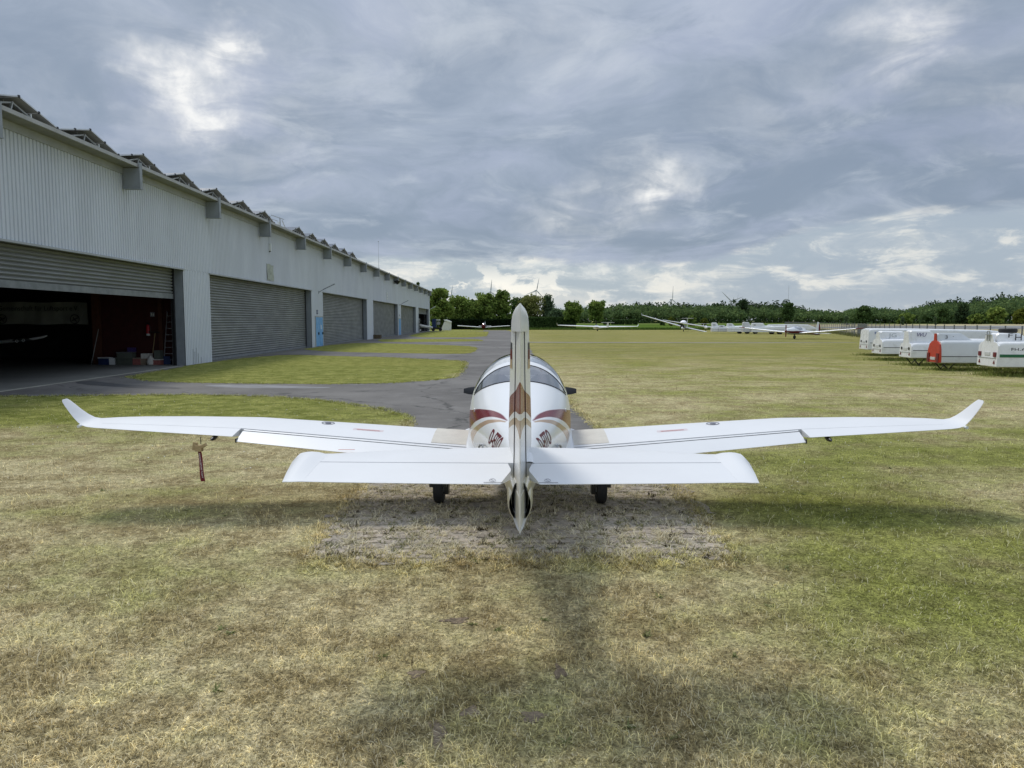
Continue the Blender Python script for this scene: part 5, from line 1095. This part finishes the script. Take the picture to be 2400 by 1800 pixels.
for i,(u0,u1) in enumerate(((1413,1429),(1432,1462),(1464,1480),(1483,1493))):
    Y=430.; hedge(['short dark hedge block just right of the lone oak','longest of the short field hedges right of the lone oak','middle-sized field hedge left of the smallest one','smallest field hedge, farthest right of the hedge row'][i],K(u0,Y),K(u1,Y),Y,2.7,2.,500,LF['dark'],.7,group='field hedges beyond the meadow')
for lab,u,Y,v,wpx,m in (('round green bush at the meadow edge left of the open glider',1571,330,742,16,'yel'),('green bush behind the open glider fin',1620,300,738,22,'mid'),('yellow green bush right of the open glider',1649,300,746,18,'yel'),('low dark bush left of the round meadow bush',1552,350,749,14,'dark'),('low dark bush between the meadow bushes',1593,330,749,18,'dark'),
   ('grey green shrub before the right hand wood',1980,420,739,12,'will'),('grey green shrub before the wood above the JG trailer',2112,420,741,12,'will'),('small tree stump like shrub by the runway',2188,420,741,9,'will')):
    x=K(u,Y); h=2.15+(752-v)/1800*Y; tree(lab,x,Y,h,wpx/1800*Y,.1,LF[m],'round',12,700,.5,'bushes along the meadow and runway',.08,'bush','bush')
# distant woods, one mass each
def wood(name,pts,n,m,dz,leaf,seed,depth=60,kind='round'):
    """pts: (u, crown top v, Y)"""
    P=[];S_=[];RN=[]; us=np.array([p[0] for p in pts],float)
    for k in range(n):
        u=random.uniform(us[0],us[-1]); v=np.interp(u,us,[p[1] for p in pts]); Y=np.interp(u,us,[p[2] for p in pts]); f=random.random()
        Yk=Y+depth*f; hh=(2.15+(752-v)/1800*Y)*(.50+.5*f**.6)*random.uniform(.88,1.08); r=random.uniform(.8,1.4)*dz*.5
        x=K(u,Yk); q=56; d=rng.normal(size=(q,3)); d/=np.linalg.norm(d,axis=1)[:,None]
        sc=np.array([r,r,hh*.30 if kind=='round' else hh*.42]); c=np.array([x,Yk,hh-sc[2]*.9])
        P.append(c+d*sc*rng.uniform(.6,1.05,q)[:,None]); RN.append(np.clip(rng.normal(random.uniform(.1,.75),.2,q),0,1))
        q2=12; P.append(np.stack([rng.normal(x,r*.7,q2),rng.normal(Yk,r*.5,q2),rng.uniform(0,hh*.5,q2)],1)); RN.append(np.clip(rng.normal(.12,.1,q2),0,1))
    o=leaf_mesh(name,np.concatenate(P),leaf*.8,m,None,.2,1.,np.concatenate(RN)); return struct(o,'stuff')
wood('far_wood',[(1290,722,640),(1400,716,650),(1480,710,660),(1560,712,670),(1640,712,680),(1700,712,690),(1760,712,700),(1830,716,700),(1900,724,700),(1960,727,700),(2030,725,700)],620,LF['wood'],8,2.0,1)
wood('pine_wood',[(1430,712,730),(1500,707,735),(1600,710,740),(1660,709,745),(1690,706,745),(1735,700,745),(1790,707,745),(1845,703,745),(1880,716,745)],260,LF['pine'],8,2.0,2,20)
wood('right_wood',[(1990,720,600),(2040,716,600),(2100,722,590),(2150,716,580),(2190,705,560),(2240,704,550),(2300,700,540),(2340,693,520),(2400,688,500),(2460,684,500)],520,LF['wood'],8,1.7,3)
wood('right_pine_wood',[(2170,704,620),(2260,700,610),(2310,694,600),(2350,690,580),(2400,684,560),(2470,680,560)],200,LF['pine'],7,1.7,4,15)
for lab,u,Y,v,wpx,m,sh in (('yellow green tree at the very right edge of the wood',2392,470,724,52,'yel','round'),('rounded green tree in front of the right hand wood',2330,475,719,56,'mid','round'),('dark conical spruce in the middle of the right hand wood',2252,500,712,44,'pine','cone'),('dark spruce left of the conical spruce in the wood',2207,500,722,40,'dark','cone'),
   ('dark round oak standing out of the wood left of the KKAI trailer',2020,560,715,40,'dark','round'),('bushy tree at the foot of the wood above the JG trailer',2120,520,735,44,'mid','round'),('round topped tree above the nose of the red motor glider',1845,690,707,34,'dark','round'),('domed pine standing highest on the ridge below the twin turbine',1737,735,699,34,'pine','umb'),('low light green tree at the right hand wood edge',2285,480,736,40,'mid','round')):
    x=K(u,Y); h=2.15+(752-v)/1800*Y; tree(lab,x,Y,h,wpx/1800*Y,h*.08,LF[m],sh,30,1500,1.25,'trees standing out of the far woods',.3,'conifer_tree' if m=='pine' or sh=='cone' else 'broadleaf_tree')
# long meadow fringe and unmown tufts under the trailers
def fringe(name,segs,n,h,w,m,spread):
    P=[]; 
    tot=sum(math.dist(a,b) for a,b in segs)
    for a,b in segs:
        k=int(n*math.dist(a,b)/tot); f=rng.random(k); P.append(np.stack([a[0]+(b[0]-a[0])*f+rng.normal(0,spread,k),a[1]+(b[1]-a[1])*f+rng.normal(0,spread,k),np.zeros(k)],1))
    P=np.concatenate(P); n=len(P); a=rng.uniform(0,6.28,n); H=rng.uniform(.4,1.2,n)*h; d=np.stack([np.cos(a),np.sin(a),np.zeros(n)],1); tip=P+np.stack([rng.normal(0,.35,n)*H,rng.normal(0,.35,n)*H,H],1)
    V=np.stack([P-d*w/2,P+d*w/2,tip+d*w*.15,tip-d*w*.15],1).reshape(-1,3); return struct(np_mesh(name,V,n,4,m,rng.uniform(0,1,n)),'stuff')
fringe('meadow_grass',[((-8,184.5),(60,184.5)),((-8,186),(60,186)),((-8,190),(62,190))],5200,.55,.14,leaf_mat('meadow_blades',(.05,.085,.018),(.12,.175,.04)),.8)
fringe('uncut_grass',[((22,48.1),(30,47.1)),((20,42.2),(29,41.3)),((19.2,37.5),(28,36.5)),((18.5,33.7),(27,33)),((18.9,30.6),(27,29.4)),((18.9,30.2),(27,29)),((20.2,41.6),(28,40.8))],26000,.15,.02,leaf_mat('uncut_blades',(.15,.20,.045),(.34,.36,.11)),.5)
fringe('fence_grass',[((24.6,29),(48,107)),((48,107),(90,247))],6000,.55,.06,leaf_mat('fence_blades',(.10,.12,.035),(.26,.25,.10)),.5)
# ------------------------------------------------------------------ fence
fc=thing('wire_fence','long grey wire mesh fence with dark posts running behind the trailers','fence',(48.,107.,0))
A=Vector((24.0,27.,0)); B=Vector((99.,280.,0)); dr=(B-A).normalized(); Lf=(B-A).length; n=int(Lf/2.9); pst=None
for k in range(n+1):
    p=A+dr*(2.9*k)-Vector((48,107,0))
    if pst is None: b=MB(); b.box(-.03,.03,-.03,.03,0,1.82); b.box(-.035,.035,-.035,.035,1.82,1.86); o=b.build('fence_post',M['post'],fc,loc=p); pst=o.data
    else: link('fence_post',pst,fc,p)
b=MB(); s=0.
for z in (.08,.5,.95,1.35,1.74): b.bar(A-Vector((48,107,-z)),B-Vector((48,107,-z)),.018)
while s<Lf: p=A+dr*s-Vector((48,107,0)); b.bar(p+Vector((0,0,.05)),p+Vector((0,0,1.76)),.011); s+=.24 if s<100 else .6
struct(b.build('wire_mesh',M['mesh'],fc),'stuff')
for k in range(3):
    p=A+dr*(84.5+1.1*k)-Vector((48,107,0)); b=MB(); b.bar(p+Vector((-.1,-.2,0)),p+dr*.9+Vector((0,-.2,1.75)),.06); b.build('brace',M['post'],fc)
gt=thing('fence_gate','grey close meshed gate panel in the fence left of the KKAI trailer','gate',tuple(A+dr*80.6),math.atan2(dr.y,dr.x)-math.pi/2)
b=MB(); b.box(-.03,.03,-7.2,-7.1,0,1.8); b.box(-.03,.03,-.05,.05,0,1.8); b.box(-.03,.03,-3.6,-3.5,0,1.8); b.box(-.02,.02,-7.1,-.05,1.7,1.76); b.each('gate_post',M['post'],gt)
b=MB(); y=-7.05
while y<-.06: b.box(-.008,.008,y,y+.055,.06,1.7); y+=.085
b.each('gate_bar',M['mesh'],gt)
# ------------------------------------------------------------------ wind turbines
for lab,u,Y,vh,rad,ph,yw in (('wind turbine on the horizon far left beside the hangar trees',1057,2700,695,38,10,.4),('wind turbine rising between the pointed tree and its left neighbour',1150,2500,685,40,5,.2),('wind turbine just right of the aircraft fin above the hawthorn tree',1256,2500,682,42,12,.5),('wind turbine above the wood left of the open glider',1572,2600,703,46,3,.6),('larger wind turbine of the close pair above the pine ridge',1710,2300,707,44,-50,.3),('fainter wind turbine of the close pair, right of the larger one',1721,3300,709,40,30,.9),('wind turbine at the right end above the domed tree',1841,2400,703,44,2,1.1)):
    x=K(u,Y); zh=2.15+(752-vh)/1800*Y; t=thing('wind_turbine',lab,'wind turbine',(x,Y,0),yw,'wind turbines on the horizon')
    b=MB(); b.tube([(0,0,-5),(0,0,zh-1)],[2.2,1.3],10); b.build('tower',M['turb'],t); b=MB(); b.box(-1.8,1.8,-3.5,6,zh-1.8,zh+2.2); b.build('nacelle',M['turb'],t)
    for k in range(3):
        a=R(ph+120*k); dx,dz=math.sin(a),math.cos(a); b=MB(); b.rings([[(dx*r-dz*c*.5,-4,zh+dz*r+dx*c*.5),(dx*r,-4.6,zh+dz*r),(dx*r+dz*c*.5,-4,zh+dz*r-dx*c*.5),(dx*r,-3.6,zh+dz*r)] for r,c in ((0.5,2.2),(rad*.22,3.6),(rad*.6,2.3),(rad,.6))],True,True); b.build('rotor_blade',M['turb'],t)
# ------------------------------------------------------------------ grass blades
def inpoly(P,poly):
    x,y=P[:,0],P[:,1]; c=np.zeros(len(P),bool); n=len(poly)
    for i in range(n):
        x0,y0=poly[i]; x1,y1=poly[(i+1)%n]
        if y0==y1: continue
        k=((y0>y)!=(y1>y))&(x<(x1-x0)*(y-y0)/(y1-y0)+x0); c^=k
    return c
def blades(n,y0,y1,e,h,w,m,name,keep=None,lean=1.0,xs=.74):
    # density falls with distance like the view spreads
    q=rng.random(n); a=1-e; Y=(y0**a+(y1**a-y0**a)*q)**(1/a); X=rng.uniform(-1,1,n)*(Y*xs+.7)
    P=np.stack([X,Y,np.zeros(n)],1)
    k=~inpoly(P,ASPH)
    for p in ISL: k|=inpoly(P,p)
    ipat=inpoly(P,PATCH); k&=~ipat|(rng.random(n)<.14)
    k&=~((X<-15.3)&(Y>20))
    for cx,cy,sa,sb in SOIL: k&=~(((X-cx)/(sa*1.05))**2+((Y-cy)/(sb*1.05))**2<rng.uniform(.2,1.2,n))
    if keep is not None: k&=keep(P)
    hole=np.sin(P[:,0]*29+3*np.sin(P[:,1]*17))*np.sin(P[:,1]*33+3*np.sin(P[:,0]*21))+.6*np.sin(P[:,0]*71+2*np.sin(P[:,1]*47))*np.sin(P[:,1]*67); k&=(hole>-.28)|(rng.random(len(P))<.35)
    P=P[k]; n=len(P); Y=P[:,1]; P[:,2]=gza(Y)
    sc=np.clip(Y/6,1,6)**.55
    cl=.75+.5*np.sin(P[:,0]*3.1+1.7*np.sin(P[:,1]*2.3))*np.sin(P[:,1]*2.7+1.3*np.sin(P[:,0]*1.9))
    H=rng.gamma(4.,.25,n)*h*np.clip(cl,.45,1.3); az=rng.uniform(0,2*np.pi,n); d=np.stack([np.cos(az),np.sin(az),np.zeros(n)],1)
    til=np.clip(rng.normal(1.0,.38,n)*lean,.15,1.5); azl=rng.uniform(0,2*np.pi,n); L=np.stack([np.cos(azl),np.sin(azl),np.zeros(n)],1); z=np.array([0,0,1.])
    W=(w*sc*rng.uniform(.6,1.3,n))[:,None]
    mid=P+L*(np.sin(til*.6)*H*.55)[:,None]+z*(np.cos(til*.6)*H*.55)[:,None]
    tip=mid+L*(np.sin(til*1.25)*H*.6)[:,None]+z*(np.cos(np.clip(til*1.25,0,1.62))*H*.6)[:,None]
    s=np.cross(L,z); s=s*.8+d*.2
    r=rng.uniform(0,1,n)
    V1=np.stack([P-s*W*.5,P+s*W*.5,mid+s*W*.42,mid-s*W*.42],1); V2=np.stack([mid-s*W*.42,mid+s*W*.42,tip+s*W*.08,tip-s*W*.08],1)
    V=np.concatenate([V1,V2]).reshape(-1,3); return struct(np_mesh(name,V,2*n,4,m,np.concatenate([r,r])),'stuff')
blades(300000,2.6,34.,2.05,.043,.0058,M['blade'],'grass',lean=1.28)
# straw and weed tufts growing out of the turf paving, daisies and plantain rosettes
def tufts(name,C_,k,h,rad,w,m,lean=1.2):
    C_=np.repeat(np.asarray(C_,float),k,0); C_[:,2]+=gza(C_[:,1]); n=len(C_); P=C_+np.stack([rng.normal(0,rad*.35,n),rng.normal(0,rad*.35,n),np.zeros(n)],1); az=rng.uniform(0,6.28,n); L=np.stack([np.cos(az),np.sin(az),np.zeros(n)],1); H=rng.uniform(.5,1.3,n)*h; til=np.clip(rng.normal(lean,.3,n),.2,1.52)
    tip=P+L*(np.sin(til)*H)[:,None]+np.array([0,0,1.])*(np.cos(til)*H)[:,None]; s=np.cross(L,[0,0,1.])*w
    V=np.stack([P-s*.5,P+s*.5,tip+s*.15,tip-s*.15],1).reshape(-1,3); return struct(np_mesh(name,V,n,4,m,rng.uniform(0,1,n)),'stuff')
def scatter(n,x0,x1,y0,y1): return np.stack([rng.uniform(x0,x1,n),rng.uniform(y0,y1,n),np.full(n,.004)],1)
q=scatter(1000,-1.95,2.2,7.0,10.3); q[:,0]=-2.225+np.round((q[:,0]+2.225)/.15)*.15+rng.normal(0,.02,len(q)); q[:,1]=7.15+np.round((q[:,1]-7.15)/.145)*.145+rng.normal(0,.02,len(q)); q=q[inpoly(q,PATCH)]
tufts('straw_tufts',q,28,.08,.08,.011,leaf_mat('straw',(.50,.44,.28),(.82,.75,.56)),1.42)
q=scatter(520,-1.95,2.2,7.0,10.3); q=q[inpoly(q,PATCH)]; tufts('green_tufts',q,20,.06,.08,.008,leaf_mat('tuft_green',(.11,.12,.04),(.27,.27,.11)),1.4)
q=scatter(110,-1.95,2.2,7.0,10.3); q=q[inpoly(q,PATCH)]; tufts('brown_tufts',q,16,.055,.05,.012,leaf_mat('tuft_brown',(.045,.036,.022),(.10,.08,.045)))
q=np.array([(-1.95+.0*i+rng.normal(0,.06),7.0+3*rng.random(),.0) for i in range(160)]+[(-1.95+4*rng.random(),7.0+rng.normal(0,.14),0) for i in range(520)]+[(2.1+rng.normal(0,.07),7+3*rng.random(),0) for i in range(160)]); 
def along(poly,lo,hi,step):
    out=[]
    for a,b in zip(poly,poly[1:]+poly[:1]):
        L=math.dist(a,b)
        for j in range(int(L/step)):
            t=random.random(); x,y=a[0]+(b[0]-a[0])*t,a[1]+(b[1]-a[1])*t
            if lo<y<hi and x>-15.2: out.append((x+random.gauss(0,.07),y+random.gauss(0,.10),.004))
    return out
q=np.concatenate([q,np.array(along(ASPH,13,32,.03)+along(ISL[0],25,46,.04))])
tufts('edge_grass',q,18,.07,.07,.007,M['blade'],1.15)
q=np.concatenate([scatter(14,-2.6,2.6,3.1,7.0),scatter(10,-6,6,7,14),np.array([(.3,4.2,0),(.92,4.25,0),(-.62,4.02,0),(-1.9,4.75,0),(1.55,5.2,0),(-2.2,5.6,0),(-.9,5.2,0),(-3.2,8.4,0),(-5.2,9.6,0)],float)])
tufts('weed_rosettes',q,11,.05,.03,.016,LF['weed'],1.42)
q=np.concatenate([scatter(420,-10.5,-3.,12.5,21.),scatter(120,3,9,7,14),scatter(160,-13,-4,27,43),scatter(60,-7,-3.5,10,13)]); q=q[~inpoly(q,ASPH)|inpoly(q,ISL[0])]; cl=np.sin(q[:,0]*1.7+q[:,1]*.6)*np.sin(q[:,1]*1.9)>-.1; q=q[cl]; q[:,2]=.05
q[:,2]+=gza(q[:,1]); struct(leaf_mesh('daisies',q,.017,mat('daisy_petals',(.75,.75,.70),.8),None,2.5),'stuff')
for o in list(bpy.data.objects):
    if 'h' in o.keys(): del o['h']
